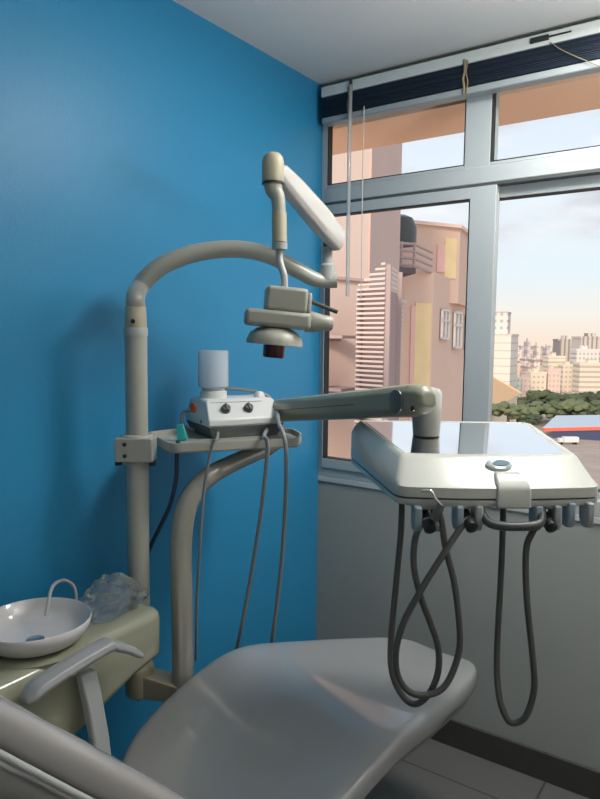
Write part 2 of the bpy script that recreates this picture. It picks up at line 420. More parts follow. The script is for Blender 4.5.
# ------------------------------------------------------------------ dental lamp on the pole
la = empty('dental_lamp', (PX, PY, 1.585), 'dental operating lamp hanging from a curved tube plugged into the stand pole', 'lamp')
b = NB(); lathe(b, [(.0315, 1.575), (.0315, 1.592), (.030, 1.596)], (PX, PY, 0), seg=28); obj('ring', b, HOLD2, la)
b = NB(); lathe(b, [(.0285, 1.594), (.0290, 1.60), (.0275, 1.65), (.026, 1.652)], (PX, PY, 0), seg=28); co = obj('collar', b, ENAM2, la, label='yellowed plastic collar')
cs = (0.189, -1.1459, 1.59)
b = NB(); lathe(b, [(.006, 0), (.006, .004), (.003, .005)], (PX + .016, PY - .0225, 1.612), (.58, -.82, 0), seg=12); obj('screw', b, DARKP, co)
tp = [(PX, PY, 1.648), (PX, PY, 1.675), (0.1351, -1.1095, 1.7055), (0.1511, -1.0883, 1.7391), (0.1814, -1.0571, 1.7731), (0.2332, -0.9924, 1.8068), (0.304, -0.904, 1.823), (0.363, -0.827, 1.8107), (0.4164, -0.757, 1.7715), (0.4474, -0.7134, 1.7475), (0.4713, -0.6848, 1.7429), (0.4981, -0.666, 1.7432)]
b = NB(); tube(b, tp, [.0255] * 4 + [.0255, .025, .0245, .024, .023, .022, .021, .0205], 24, 8); obj('curved_tube', b, ENAM, la)
e = Vector((0.4728, -0.6821, 1.7577)); ztop = Vector((0.4668, -0.6754, 1.8555)).z
b = NB(); lathe(b, [(.024, -.01), (.024, .03), (.016, .036), (.0145, .085)], e, seg=20); sk = obj('spigot', b, HOLD2, la, label='pale grey spigot')
b = NB(); lathe(b, [(.013, .085), (.013, .10), (.010, .12)], e, seg=20); obj('bushing', b, DARKP, sk)
# spring arm
A0 = Vector((0.4985, -0.6645, 1.8633)); A1 = Vector((0.5228, -0.9891, 1.9907))
ad = (A1 - A0).normalized(); side = ad.cross(Vector((0, 0, 1))).normalized(); upv = side.cross(ad).normalized()
def arm_ring(t, h, w_):
    c = A0.lerp(A1, t)
    return [c + upv * h * sv + side * w_ * su for su, sv in ((-1, -.6), (-.55, -1), (.55, -1), (1, -.6), (1, .6), (.55, 1), (-.55, 1), (-1, .6))]
b = NB(); rings(b, [arm_ring(-.02, .02, .016), arm_ring(0.0, .036, .022), arm_ring(.30, .040, .024), arm_ring(.75, .034, .023), arm_ring(.97, .026, .02), arm_ring(1.02, .016, .015)])
arm = obj('spring_arm', b, LAMPW, la, bevel=.004, label='glossy white spring arm')
# pivot head and drop rod
pv = Vector((0.5348, -1.0298, 1.9906))
b = NB(); lathe(b, [(.0265, -.034), (.0275, -.03), (.0275, .012), (.024, .026), (.016, .035), (.004, .038)], pv, seg=28); ca = obj('pivot_cap', b, ENAM2, la, label='yellowed pivot cap')
z0 = Vector((0.5439, -1.0289, 1.9414))
b = NB(); lathe(b, [(.0275, 0), (.0275, .005)], (pv.x, pv.y, pv.z - .04), seg=28); obj('gasket', b, DARKP, ca)
r0 = Vector((0.5483, -1.0264, 1.9366)); r1 = Vector((0.5539, -1.029, 1.8776)); r2 = Vector((0.5601, -1.0341, 1.794))
b = NB(); tube(b, [pv - Vector((0, 0, .036)), pv - Vector((-.004, 0, .055)), r0 - Vector((0, 0, .02)), r1], [.024, .0215, .0175, .0165], 20); obj('drop_rod', b, LAMPG, la)
b = NB(); cyl(b, r1 + Vector((0, 0, .004)), r2 - Vector((0, 0, -.012)), .0185, 24); sl = obj('sleeve', b, ENAM2, la, label='yellowed sleeve')
b = NB(); cyl(b, r2 + Vector((0, 0, .012)), r2 - Vector((0, 0, .004)), .0192, 24); obj('ring', b, HOLD2, sl)
HC = Vector((0.5854, -1.0473, 1.6265))
b = NB(); tube(b, [r2, (0.5616, -1.0358, 1.7694), (0.5688, -1.039, 1.7492), (0.5794, -1.0405, 1.7243), (0.5825, -1.0422, 1.6901)], .0088, 16); obj('neck', b, HOLD2, la, label='thin bent pale neck')
# the head, turned to face the photographer and dipping to its right
HM = frame(HC, YAW + .12, 0, math.radians(4.5))
b = NB(); box(b, -.050, .050, -.05, .05, .008, .068, HM); hb = obj('lamp_head', b, LAMPG, la, bevel=.009)
b = NB(); box(b, .0505, .062, -.032, .03, .012, .060, HM); obj('head_end', b, HOLD2, hb, bevel=.006, label='pale end cap')
b = NB(); box(b, -.096, .062, -.055, .05, -.030, .010, HM); obj('head_plate', b, LAMPG, hb, bevel=.01)
b = NB(); rings(b, [[HM @ Vector((x, .0 + r_ * math.cos(2 * PI * k / 20), -.008 + r_ * math.sin(2 * PI * k / 20))) for k in range(20)] for x, r_ in ((.055, .026), (.075, .025), (.098, .0195), (.118, .0185), (.122, .015))])
obj('grip', b, LAMPG, hb)
b = NB(); cyl(b, HM @ Vector((.052, -.02, .042)), HM @ Vector((.126, -.035, .020)), .0052, 12); lathe(b, [(.008, 0), (.008, .014)], HM @ Vector((.050, -.02, .043)), HM.to_3x3() @ Vector((1, -.1, -.2)), 12)
obj('handle', b, DGREY, hb, label='thin dark handle rod')
DA = HM.to_3x3() @ Vector((0, 0, 1))
DO = HM @ Vector((-.018, -.004, 0))
b = NB(); lathe(b, [(.022, -.026), (.045, -.034), (.062, -.046), (.069, -.062), (.0695, -.072), (.064, -.073), (.02, -.066)], DO, DA, 40); obj('reflector', b, LAMPG, hb)
b = NB(); lathe(b, [(.027, -.062), (.0265, -.10), (.024, -.104)], DO, DA, 28); obj('lens', b, LENS, hb, label='dark reddish lens barrel')

# ------------------------------------------------------------------ accessory tray on the pole
tray = empty('accessory_tray', (PX, PY, 1.24), 'grey accessory tray clamped halfway up the stand pole', 'tray')
ZT = 1.292
b = NB(); lathe(b, [(.040, 1.235), (.044, 1.24), (.044, 1.305), (.040, 1.31)], (PX, PY, 0), seg=28)
ux = Vector((math.cos(YAW), math.sin(YAW), 0)); uy = Vector((-math.sin(YAW), math.cos(YAW), 0)); P0 = Vector((PX, PY, 0))
q = [P0 - ux * .05 - uy * .046, P0 + ux * .05 - uy * .046, P0 + ux * .05 + uy * .02, P0 - ux * .05 + uy * .02]
rings(b, [[(p.x, p.y, 1.240) for p in q], [(p.x, p.y, 1.304) for p in q]])
cla = obj('clamp', b, ENAM, tray, bevel=.004)
for zz in (1.257, 1.288):
    s0 = P0 - ux * .022 - uy * .0455
    b = NB(); lathe(b, [(.0055, 0), (.0055, .003), (.003, .0035)], (s0.x, s0.y, zz), -uy, 12); obj('screw', b, DARKP, cla)
b = NB(); lathe(b, [(.036, 1.226), (.036, 1.236)], (PX, PY, 0), seg=28); obj('ring', b, ENAM, tray)
for sx in (-.046, .046):
    s0 = P0 + ux * sx - uy * .02
    b = NB(); cyl(b, (s0.x, s0.y, 1.228), (s0.x, s0.y, 1.240), .009, 14); obj('knob', b, DARKP, tray)
tf = [(0.1133, -1.056, 1.292), (0.2931, -1.1468, 1.292), (0.493, -0.8465, 1.292), (0.442, -0.759, 1.292), (0.354, -0.6878, 1.292), (0.0868, -0.9095, 1.292), (0.0744, -1.0207, 1.292)]
tr = round_poly(tf, [.01, .03, .02, .02, .04, .04, .01])
cen = sum((Vector(p).to_2d() for p in tr), Vector((0, 0))) / len(tr)
def off(P, s): return [(cen + (p - cen) * s) for p in P]
def inset(P, dd):
    out = []; m_ = len(P)
    area = sum(P[i].x * P[(i + 1) % m_].y - P[(i + 1) % m_].x * P[i].y for i in range(m_)); sg = 1 if area > 0 else -1
    for i in range(m_):
        t_ = (P[(i + 1) % m_] - P[i - 1]).normalized(); out.append(P[i] + Vector((-t_.y, t_.x)) * dd * sg)
    return out
b = NB()
i1 = inset(tr, .006); i0 = inset(tr, .004)
rings(b, [[(p.x, p.y, ZT - .027) for p in i0], [(p.x, p.y, ZT - .022) for p in tr], [(p.x, p.y, ZT) for p in tr], [(p.x, p.y, ZT) for p in i1], [(p.x, p.y, ZT - .014) for p in inset(tr, .009)]])
obj('tray_pan', b, ENAM, tray, angle=30)
lb = Vector((0.4127, -0.8574, 1.281)); lt = (Vector(tf[2]) - Vector(tf[1])).normalized(); ln = Vector((lt.y, -lt.x, 0))
b = NB(); MT = Matrix.Translation(lb + ln * .0) @ Matrix.Rotation(math.atan2(lt.y, lt.x), 4, 'Z')
box(b, -.016, .016, -.004, .006, -.006, .005, MT); obj('nameplate', b, DGREY, tray, label='small dark nameplate')

# ------------------------------------------------------------------ ultrasonic scaler on the tray
ZF = ZT - .014
fl = Vector((0.2584, -0.9638, 1.279))
SY = YAW + math.radians(29)
sc = empty('ultrasonic_scaler', (fl.x, fl.y, ZF), 'white tabletop scaler with two knobs and a water bottle, standing on the tray', 'scaler')
SM = Matrix.Translation((fl.x, fl.y, ZF)) @ Matrix.Rotation(SY, 4, 'Z')
W_, D_ = .245, .20
def srect(x0, x1, y0, y1, z): return [SM @ Vector(p) for p in ((x0, y0, z), (x1, y0, z), (x1, y1, z), (x0, y1, z))]
b = NB(); rings(b, [srect(.014, W_ - .014, .014, D_ - .014, .0), srect(.012, W_ - .012, .012, D_ - .012, .008), srect(0, W_, 0, D_, .036)]); obj('base', b, SCALD, sc, bevel=.003, label='dark grey lower shell')
b = NB(); rings(b, [srect(0, W_, 0, D_, .036), srect(0, W_, 0, D_, .056), srect(.012, W_ - .012, .052, D_ - .008, .104), srect(.020, W_ - .018, .062, D_ - .014, .110)]); ho = obj('housing', b, SCALW, sc, bevel=.008)
for kx in (.062, .135):
    kc = SM @ Vector((kx, .0270, .081)); ka = SM.to_3x3() @ Vector((0, -.68, .733))
    b = NB(); lathe(b, [(.0145, -.004), (.0145, .007), (.0125, .014), (.003, .015)], kc, ka, 20)
    kk = obj('knob', b, DGREY, sc)
    b = NB(); bx = Vector(kc) + ka * .0145
    m3 = Matrix.Translation(bx) @ SM.to_3x3().to_4x4() @ Matrix.Rotation(math.radians(47), 4, 'X'); box(b, -.0026, .0026, -.011, .011, 0, .004, m3); obj('pointer', b, SCALD, kk)
b = NB(); box(b, .022, .19, .0475, .049, .1012, .1022, SM); obj('seam', b, SCALD, ho, smooth=False)
b = NB(); box(b, -.0015, .006, .115, .155, .066, .094, SM); obj('switch', b, ORANGE, sc, bevel=.002, label='orange rocker switch')
b = NB(); lathe(b, [(.005, 0), (.005, .002)], SM @ Vector((-.0005, .06, .046)), SM.to_3x3() @ Vector((-1, 0, 0)), 10); obj('screw', b, SCALD, ho)
bc = SM @ Vector((.062, .122, .106))
b = NB(); lathe(b, [(.037, 0), (.041, .003), (.041, .024), (.034, .026), (.034, .034), (.038, .036)], bc, seg=32); obj('bottle_cap', b, SCALW, sc)
b = NB(); lathe(b, [(.042, .036), (.0465, .040), (.0465, .146), (.045, .149), (.0435, .149), (.0445, .142), (.0445, .042), (.036, .040)], bc, seg=40, cap=False); obj('bottle', b, BOTTLE, sc, label='frosted translucent water bottle')
hs = SM @ Vector((.205, .095, .106))
b = NB(); lathe(b, [(.018, 0), (.016, .012), (.010, .020), (.003, .021)], hs, seg=20); obj('handpiece_rest', b, SCALW, sc)
cb = SM @ Vector((.09, .176, .09))
b = NB(); tube(b, [cb, SM @ Vector((.105, .19, .126)), SM @ Vector((.15, .18, .130)), SM @ Vector((.235, .13, .116)), SM @ Vector((.254, .08, .08)), (0.4664, -0.9057, 1.3355), (0.5124, -0.9488, 1.3193), (0.5276, -0.9553, 1.2757), (0.5167, -0.9388, 1.1628), (0.4728, -0.8908, 0.9898), (0.4227, -0.8503, 0.789), (0.3696, -0.8084, 0.6198), (0.3462, -0.7918, 0.4767)], .0058, 12); obj('cable', b, CABLE, sc)
b = NB(); tube(b, [SM @ Vector((.19, .006, .02)), (0.4775, -0.9865, 1.3122), (0.4939, -0.9945, 1.3013), (0.4876, -0.9859, 1.2539), (0.46, -0.9713, 1.1192), (0.4055, -0.9461, 0.9185), (0.3575, -0.9232, 0.7669), (0.3079, -0.9006, 0.6222), (0.2794, -0.8856, 0.4964)], .0055, 12); obj('cable', b, CABLE, sc)
b = NB(); tube(b, [SM @ Vector((.03, .006, .018)), (0.3957, -1.0813, 1.3074), (0.4011, -1.1026, 1.3026), (0.3901, -1.102, 1.2672), (0.3624, -1.0956, 1.1695), (0.3286, -1.0759, 1.0089), (0.2835, -1.0415, 0.8324), (0.2578, -1.0198, 0.6395)], .0040, 12); obj('cable', b, CABLE, sc, label='thin grey cable')
b = NB(); tube(b, [SM @ Vector((.0, .165, .07)), SM @ Vector((-.022, .17, .06)), SM @ Vector((-.024, .15, .025)), SM @ Vector((.004, .13, .012))], .005, 12); obj('cable', b, CABLE, sc)

# dark blue lead that drops behind the tray to the wall side of the pole
b = NB(); tube(b, [(0.248, -1.0769, 1.2872), (0.2409, -1.0741, 1.247), (0.2429, -1.0805, 1.1781), (0.2263, -1.0878, 1.1065), (0.1927, -1.0944, 1.0396), (0.1511, -1.0945, 0.9711), (0.1146, -1.0931, 0.8834), (0.114, -1.1028, 0.6911), (0.1149, -1.11, 0.5114)], .0062, 12)
tag(obj('power_lead', b, CABLEB), 'dark blue power lead hanging down behind the tray and the pole', 'cable')
# small teal plastic piece lying in the tray
tb = Vector((0.2078, -1.0256, 1.28))
b = NB(); TM = Matrix.Translation(tb + Vector((.004, .003, 0))) @ Matrix.Rotation(YAW, 4, 'Z') @ Matrix.Scale(1.3, 4) @ Matrix.Rotation(math.radians(-8), 4, 'Y')
rings(b, [[TM @ Vector(p) for p in ((-.011, -.007, 0), (.011, -.007, 0), (.011, .007, 0), (-.011, .007, 0))], [TM @ Vector(p) for p in ((-.009, -.006, .034), (.006, -.006, .036), (.006, .006, .036), (-.009, .006, .034))]])
tag(obj('plastic_clip', b, TEAL, bevel=.002), 'small teal plastic clip standing in the tray beside the scaler', 'clip')

# ------------------------------------------------------------------ delivery unit: swing arm and instrument console
A = Vector((0.2788, -0.6933, 1.3407)); Bp = Vector((0.9354, -1.0431, 1.4396))
du = empty('delivery_unit', (1.03, -.93, 1.25), 'dentist instrument console with a polished tray top, hoses and an olive grey swing arm', 'instrument console')
ad2 = (Bp - A).normalized(); sd = ad2.cross(Vector((0, 0, 1))).normalized(); uu = sd.cross(ad2).normalized()
def r8(c, h, w_): return [c + uu * h * sv + sd * w_ * su for su, sv in ((-1, -.5), (-.6, -.9), (0, -1), (.6, -.9), (1, -.5), (1, .5), (.6, .9), (0, 1), (-.6, .9), (-1, .5))]
b = NB(); rings(b, [r8(A - ad2 * .03, .02, .018), r8(A, .035, .028), r8(A.lerp(Bp, .3), .035, .028), r8(A.lerp(Bp, .85), .036, .03), r8(Bp + ad2 * .01, .037, .03), r8(Bp + ad2 * .045, .030, .026), r8(Bp + ad2 * .058, .016, .018)])
sw = obj('swing_arm', b, ENAMD, du, bevel=.004)
b = NB(); rings(b, [[A.lerp(Bp, t) + sd * .0290 * sgn + uu * h for sgn, h in ((1, -.0012), (1.02, -.0012), (1.02, .0012), (1, .0012))] for t in (.05, 1.0)]); obj('seam', b, DARKP, sw, smooth=False)
b = NB(); lathe(b, [(.026, -.001), (.026, .004), (.022, .006)], Bp - ad2 * .02 + sd * .029, sd, 28); obj('pivot_cap', b, SCALD, sw, label='round dark pivot cap')
b = NB(); lathe(b, [(.006, -.001), (.006, .004), (.003, .005)], Bp + ad2 * .035 + sd * .026 - uu * .018, sd, 12); obj('screw', b, LENS, sw)
K = Vector((0.94, -0.9799, 1.4275)); KB = Vector((0.9384, -0.9883, 1.3622))
b = NB(); lathe(b, [(.020, -.075), (.030, -.07), (.033, -.03), (.033, .026), (.026, .035), (.01, .038)], K, seg=28); obj('pivot', b, CONS, du, label='ivory pivot knuckle')

FL, FR, BR, BL = [Vector(p).to_2d() for p in ((1.0113, -1.26, 1.2733), (1.324, -1.0221, 1.2701), (1.0828, -0.6403, 1.3705), (0.6943, -0.9152, 1.3553))]
fx = (FR - FL).normalized(); fy = Vector((-fx.y, fx.x))
fm = (FL + FR) / 2 - fy * .016
plan = round_poly([FL, fm - fx * .09, fm + fx * .09, FR, BR, BL], [.03, .05, .05, .03, .06, .05], 6)
ctr = (FL + FR + BR + BL) / 4
def ringc(dd, z, slope=0.0, lift=0.0):
    P = inset(plan, dd) if dd else plan
    out = []
    for p in P:
        t = (p - ctr).dot(fy)                     # away from the dentist's side is positive
        q = p + (fy * slope * max(0.0, min(1.0, (.12 - t) / .34)))
        out.append((q.x, q.y, z + lift * max(0, (t + .225)) / .45))
    return out
b = NB()
rings(b, [ringc(.016, 1.258), ringc(.003, 1.262), ringc(.0, 1.269), ringc(.0, 1.274)])
cb_ = obj('console_base', b, CONS, du, angle=35)
b = NB(); rings(b, [ringc(.004, 1.274), ringc(.004, 1.278)]); obj('seam', b, DGREY, cb_, smooth=False)
b = NB()
rings(b, [ringc(.0, 1.278), ringc(.0, 1.284), ringc(.001, 1.297, 0, .045), ringc(.006, 1.304, .012, .050), ringc(.018, 1.339, .052, .027), ringc(.023, 1.345, .058, .024), ringc(.030, 1.346, .062, .024), ringc(.035, 1.340, .066, .026)])
body = obj('console_body', b, CONS, du, angle=55)
b = NB(); rings(b, [ringc(.034, 1.339, .066, .026), ringc(.037, 1.3425, .068, .026)]); obj('tray_top', b, STEEL, du, angle=30, label='polished steel tray top mirroring the window')
# front boss above the handle, badge
bm0 = (FL + FR) / 2 + fx * .020
CM = Matrix.Translation((bm0.x, bm0.y, 0)) @ Matrix.Rotation(math.atan2(fx.y, fx.x), 4, 'Z')
b = NB(); rings(b, [[CM @ Vector(p) for p in ((-w_, y_, z_), (w_, y_, z_), (w_, .04, z_), (-w_, .04, z_))] for w_, y_, z_ in ((.033, -.0212, 1.2595), (.033, -.0212, 1.293), (.031, -.0135, 1.3045), (.028, .003, 1.315), (.026, .014, 1.321))])
obj('boss', b, CONS, body, bevel=.004)
bo = CM @ Vector((-.012, .040, 1.3305)); bn = (CM.to_3x3() @ Vector((0, -.70, .72))).normalized()
b = NB(); lathe(b, [(.021, -.004), (.021, .003), (.017, .006), (.003, .0065)], (0, 0, 0), seg=28)
BMx = Matrix.Translation(bo) @ Matrix.Rotation(math.atan2(fx.y, fx.x), 4, 'Z') @ Matrix.Rotation(math.radians(44), 4, 'X')
for v in b.verts: v.co = BMx @ Vector((v.co.x * 1.25, v.co.y * .72, v.co.z))
ba = obj('badge', b, BADGE, body, label='oval silver badge')
b = NB(); rings(b, [[BMx @ Vector((.017 * math.cos(t) + .004, .007 * math.sin(t) + .001, z)) for t in [2 * PI * k / 20 for k in range(20)]] for z in (.004, .0075)]); obj('emblem', b, BADGEB, ba, label='dark blue swoosh on the badge')
# U-shaped handle
hz = 1.261
b = NB(); tube(b, [CM @ Vector((-.060, .0, hz + .004)), CM @ Vector((-.058, -.012, hz - .012)), CM @ Vector((-.048, -.026, hz - .026)), CM @ Vector((-.03, -.032, hz - .030)), CM @ Vector((.0, -.034, hz - .031)), CM @ Vector((.03, -.032, hz - .030)), CM @ Vector((.048, -.026, hz - .026)), CM @ Vector((.056, -.012, hz - .012)), CM @ Vector((.058, .0, hz + .004))], .0085, 16); obj('handle', b, HANDG, du, label='dark grey U-shaped handle')
# instrument holders under the front edge
def holder(px3, instrument):
    c = Vector(px3); M = Matrix.Translation(c) @ Matrix.Rotation(math.atan2(fx.y, fx.x), 4, 'Z') @ Matrix.Scale(1.18, 4)
    hb_ = NB(); box(hb_, -.022, .022, -.004, .03, .012, .026, M); h_ = obj('holder', hb_, HOLD2, du, bevel=.003)
    for s in (-1, 1):
        lb_ = NB(); poly = [(-.017, .02), (-.018, -.008), (-.010, -.022), (.006, -.022), (.016, -.010), (.017, .02)]
        rings(lb_, [[M @ Vector((s * .0155 + dx, y_, z_)) for y_, z_ in poly] for dx in (-.006, .006)])
        obj('prong', lb_, HOLD if s < 0 else HOLD2, h_, bevel=.004)
    if instrument:
        ib = NB(); lathe(ib, [(.006, -.030), (.0115, -.027), (.012, .0), (.0085, .012), (.0085, .03)], M @ Vector((.001, -.004, -.004)), M.to_3x3() @ Vector((0, .9, .35)), 20)
        io = obj('handpiece', ib, DARKP, du, label='dark handpiece end resting in its holder')
        rb = NB(); lathe(rb, [(.0125, -.012), (.0125, -.006)], M @ Vector((.001, -.004, -.004)), M.to_3x3() @ Vector((0, .9, .35)), 20); obj('ring', rb, CHROME, io)
holder((1.0559, -1.2263, 1.2388), True); holder((1.1192, -1.1816, 1.2415), True); holder((1.237, -1.0866, 1.2405), True); holder((1.2854, -1.0459, 1.2456), False)
# air and water syringe leaning over the first holder
b = NB(); tube(b, [(1.0791, -1.2466, 1.2414), (1.0856, -1.2401, 1.258), (1.0895, -1.2362, 1.2691)], [.008, .009, .007], 14); sy = obj('syringe', b, DGREY, du, label='dark air syringe over the leftmost holder')
b = NB(); tube(b, [(1.0895, -1.2362, 1.2691), (1.0812, -1.2407, 1.28), (1.0736, -1.2423, 1.2923), (1.0647, -1.2447, 1.2943), (1.0548, -1.2493, 1.2928)], [.0030, .0028, .0026, .0024, .0020], 10); obj('nozzle', b, CHROME, sy, label='thin bent metal nozzle')
# hoses
b = NB(); tube(b, [(0.992, -1.2004, 1.269), (0.9947, -1.2064, 1.1983), (0.9981, -1.2258, 1.1134), (1.0007, -1.2499, 0.9911), (1.0104, -1.2617, 0.9341), (1.0331, -1.2624, 0.8955), (1.0585, -1.2581, 0.884), (1.0791, -1.2415, 0.9032), (1.0905, -1.2288, 0.9449), (1.0876, -1.2255, 0.9922), (1.0723, -1.231, 1.0392), (1.0596, -1.2467, 1.0882), (1.0453, -1.2503, 1.1462), (1.0437, -1.2458, 1.1968), (1.0523, -1.2357, 1.2326)], .0062, 12); obj('hose', b, HOSED, du)
b = NB(); tube(b, [(1.1208, -1.1999, 1.2324), (1.1118, -1.2147, 1.2114), (1.1002, -1.2319, 1.1849), (1.0689, -1.2682, 1.1125), (1.0434, -1.2872, 1.0476), (1.0339, -1.2939, 0.9935), (1.0375, -1.2904, 0.9466), (1.0576, -1.2796, 0.917), (1.0839, -1.2617, 0.9118), (1.109, -1.2423, 0.927), (1.1245, -1.2264, 0.9719), (1.1277, -1.2188, 1.0203), (1.1143, -1.2177, 1.1132), (1.0956, -1.2208, 1.1812), (1.0874, -1.2238, 1.2282), (1.0853, -1.2346, 1.2549)], .0062, 12); obj('hose', b, HOSED, du)
b = NB(); tube(b, [(1.1455, -1.0566, 1.2603), (1.1485, -1.0599, 1.2121), (1.1551, -1.0795, 1.1051), (1.1645, -1.1142, 0.9549), (1.1787, -1.1365, 0.8869), (1.1953, -1.1412, 0.8501), (1.21, -1.1379, 0.8416), (1.2294, -1.1286, 0.858), (1.2402, -1.1213, 0.9103), (1.2364, -1.1234, 0.9695), (1.2202, -1.1222, 1.0828), (1.2131, -1.1171, 1.1734), (1.2215, -1.113, 1.2109), (1.2353, -1.1066, 1.2368)], .0062, 12); obj('hose', b, HOSED, du)

# ------------------------------------------------------------------ dental chair
ch = empty('dental_chair', (.62, -1.15, 0), 'reclined grey vinyl dental chair with raised knees standing on the dark floor', 'dental chair')
# (y, centre x, half width, top z)
ST = [(-1.50, .600, .175, .505), (-1.44, .600, .22, .552), (-1.36, .606, .288, .588), (-1.24, .618, .297, .636), (-1.10, .640, .302, .682), (-1.03, .652, .302, .694), (-.97, .664, .299, .694), (-.90, .676, .288, .682), (-.78, .692, .258, .656), (-.64, .707, .226, .624), (-.52, .718, .196, .595), (-.44, .726, .170, .576), (-.385, .732, .140, .561), (-.35, .736, .09, .549)]
def csec(y, cx, w_, z, th=.085):
    """rounded cushion section, slightly dished"""
    out = []
    for u_, v_ in ((-1, -.55), (-1.0, -.22), (-.965, -.06), (-.88, -.0), (-.6, -.04), (-.3, -.07), (0, -.08), (.3, -.07), (.6, -.04), (.88, -.0), (.965, -.06), (1.0, -.22), (1.0, -.55), (.95, -.85), (.85, -1), (.4, -1), (0, -1), (-.4, -1), (-.85, -1), (-.95, -.85)):
        yy = y + (.10 * u_ if True else 0)           # the whole cushion is turned a little clockwise
        out.append((cx + u_ * w_, y - .10 * u_ * w_, z + v_ * th))
    return out
b = NB(); rings(b, [csec(*s) for s in ST]); seat = obj('seat_cushion', b, VINYL, ch, subsurf=2, label='grey vinyl seat and leg rest in one raised piece')
b = NB()
rings(b, [csec(s[0], s[1], s[2] * .88, s[3] - .086, .03) for s in ST[1:-1]]); obj('seat_shell', b, SHELL, ch, subsurf=1)
# pedestal
b = NB(); rings(b, [[(.62 + sx * w_, -1.2 + sy * l_, z) for sx, sy in ((-1, -1), (1, -1), (1, 1), (-1, 1))] for w_, l_, z in ((.13, .20, .06), (.11, .15, .25), (.12, .2, .49))]); obj('pedestal', b, SHELL, ch, bevel=.03)
b = NB(); prism(b, round_poly([(.42, -1.6), (.82, -1.6), (.82, -.75), (.42, -.75)], .08), .0, .06); obj('base', b, DGREY, ch, bevel=.01)
# backrest
BS = [(.0, .575, .235, .066), (.10, .572, .245, .07), (.25, .568, .245, .07), (.42, .566, .238, .07), (.60, .562, .225, .068), (.78, .556, .205, .064), (.95, .55, .175, .058), (1.02, .548, .13, .05)]
B0 = Vector((0, -1.352, .520)); BD = Vector((0, -.705, .709)); BN = Vector((0, .709, .705))
def bsec(t, cx, w_, th, dn=0.0, grow=1.0):
    c = B0 + BD * t * .86 + BN * (.012 * math.sin(t * 2.6)) + BN * dn
    out = []
    for u_, v_ in ((-1, -.5), (-1, -.25), (-.95, -.06), (-.85, 0), (-.5, -.03), (0, -.07), (.5, -.03), (.80, 0), (.93, -.07), (1, -.27), (1, -.5), (.985, -.8), (.93, -1), (.5, -1), (0, -1), (-.5, -1), (-.93, -1), (-.985, -.8)):
        p = c + Vector((cx - (0), 0, 0)) + Vector((u_ * w_ * grow, 0, 0)) + BN * v_ * th
        out.append(p)
    return out
b = NB(); rings(b, [bsec(*s) for s in BS]); obj('backrest', b, VINYLB, ch, subsurf=2, label='glossy padded backrest')
b = NB(); rings(b, [bsec(t, cx, w_ + .004, .062, -th + .004) for t, cx, w_, th in BS[:-1]]); bsx = obj('back_shell', b, SHELL, ch, subsurf=1, label='hard grey shell behind the backrest')
b = NB(); tube(b, [bsec(t, cx, w_ + .005, .01, -th + .004)[9] for t, cx, w_, th in BS[:-1]], .0055, 10, 5); obj('piping', b, HOLD2, bsx, label='pale trim along the shell edge')
BSC = B0 + BD * .655 * .86 + Vector((.562 + .222, 0, 0)) - BN * .105
b = NB(); lathe(b, [(.008, -.002), (.008, .003), (.004, .004)], BSC, (1, 0, 0), 14); obj('screw', b, DARKP, bsx)
# headrest above the backrest, mostly out of frame
# armrest on the wall side
ap = [(0.395, -1.6495, 0.8489), (0.395, -1.6017, 0.868), (0.395, -1.4555, 0.8867), (0.395, -1.4308, 0.8796), (0.395, -1.4025, 0.8641), (0.395, -1.3495, 0.8266)]
b = NB()
AR = []
for i, p in enumerate(catmull(ap, 5)):
    e_ = min(1, .55 + i / 5, .6 + (25 - i) / 5); w_ = .027 * e_; t_ = .012 * e_
    AR.append([(p.x + sx * w_, p.y, p.z + sz * t_) for sx, sz in ((-1, -.3), (-.8, .7), (-.3, 1), (.3, 1), (.8, .7), (1, -.3), (.8, -1), (-.8, -1))])
rings(b, AR); arr = obj('armrest', b, ARMM, ch, bevel=.003, label='grey armrest on the wall side')
sp = [(0.372, -1.4845, 0.8314), (0.372, -1.4699, 0.7599), (0.372, -1.4528, 0.6615)]
sp.append((.372, sp[-1][1] + .02, .47))
b = NB()
rings(b, [[(p[0] + sx * .012, p[1] + sy * .021, p[2]) for sx, sy in ((-1, -1), (1, -1), (1, 1), (-1, 1))] for p in sp]); obj('support', b, HOLD2, arr, bevel=.005, label='pale flat armrest support')
b = NB(); box(b, .36, .50, sp[-1][1] - .03, sp[-1][1] + .03, .455, .49); obj('bracket', b, SHELL, arr, bevel=.005)

# ------------------------------------------------------------------ cuspidor (spittoon)
cu = empty('cuspidor', (.16, -1.5, .78), 'olive grey cuspidor body with a white bowl along the blue wall', 'cuspidor')
b = NB()
CP = round_poly([(.075, -2.05), (.345, -2.05), (.352, -1.62), (.330, -1.40), (.322, PY - .036), (.105, PY - .034), (.075, -1.40)], [.05, .08, .1, .1, .045, .04, .1], 6)
def cring(dd, z): return [(p.x, p.y, z) for p in (inset(CP, dd) if dd else CP)]
def lower(P, lift):                                     # the underside drops towards the bowl end
    return [(x, y, z - lift * max(0, min(1, (-1.27 - y) / .30))) for x, y, z in P]
b = NB(); rings(b, [lower(cring(.02, .740), .10), lower(cring(.004, .748), .10), lower(cring(0, .760), .09), cring(0, .848), cring(.004, .862), cring(.014, .870), cring(.03, .872)])
cubo = obj('cuspidor_body', b, CUSPM, cu, angle=50)
bc2 = Vector((0.237, -1.519, 0.9161)); BZ = .880
b = NB(); lathe(b, [(.115, 0.8640), (.118, 0.8724), (.108, 0.8766), (.05, 0.8766)], (bc2.x, bc2.y, 0), seg=40); obj('bowl_ring', b, CUSPM, cu)
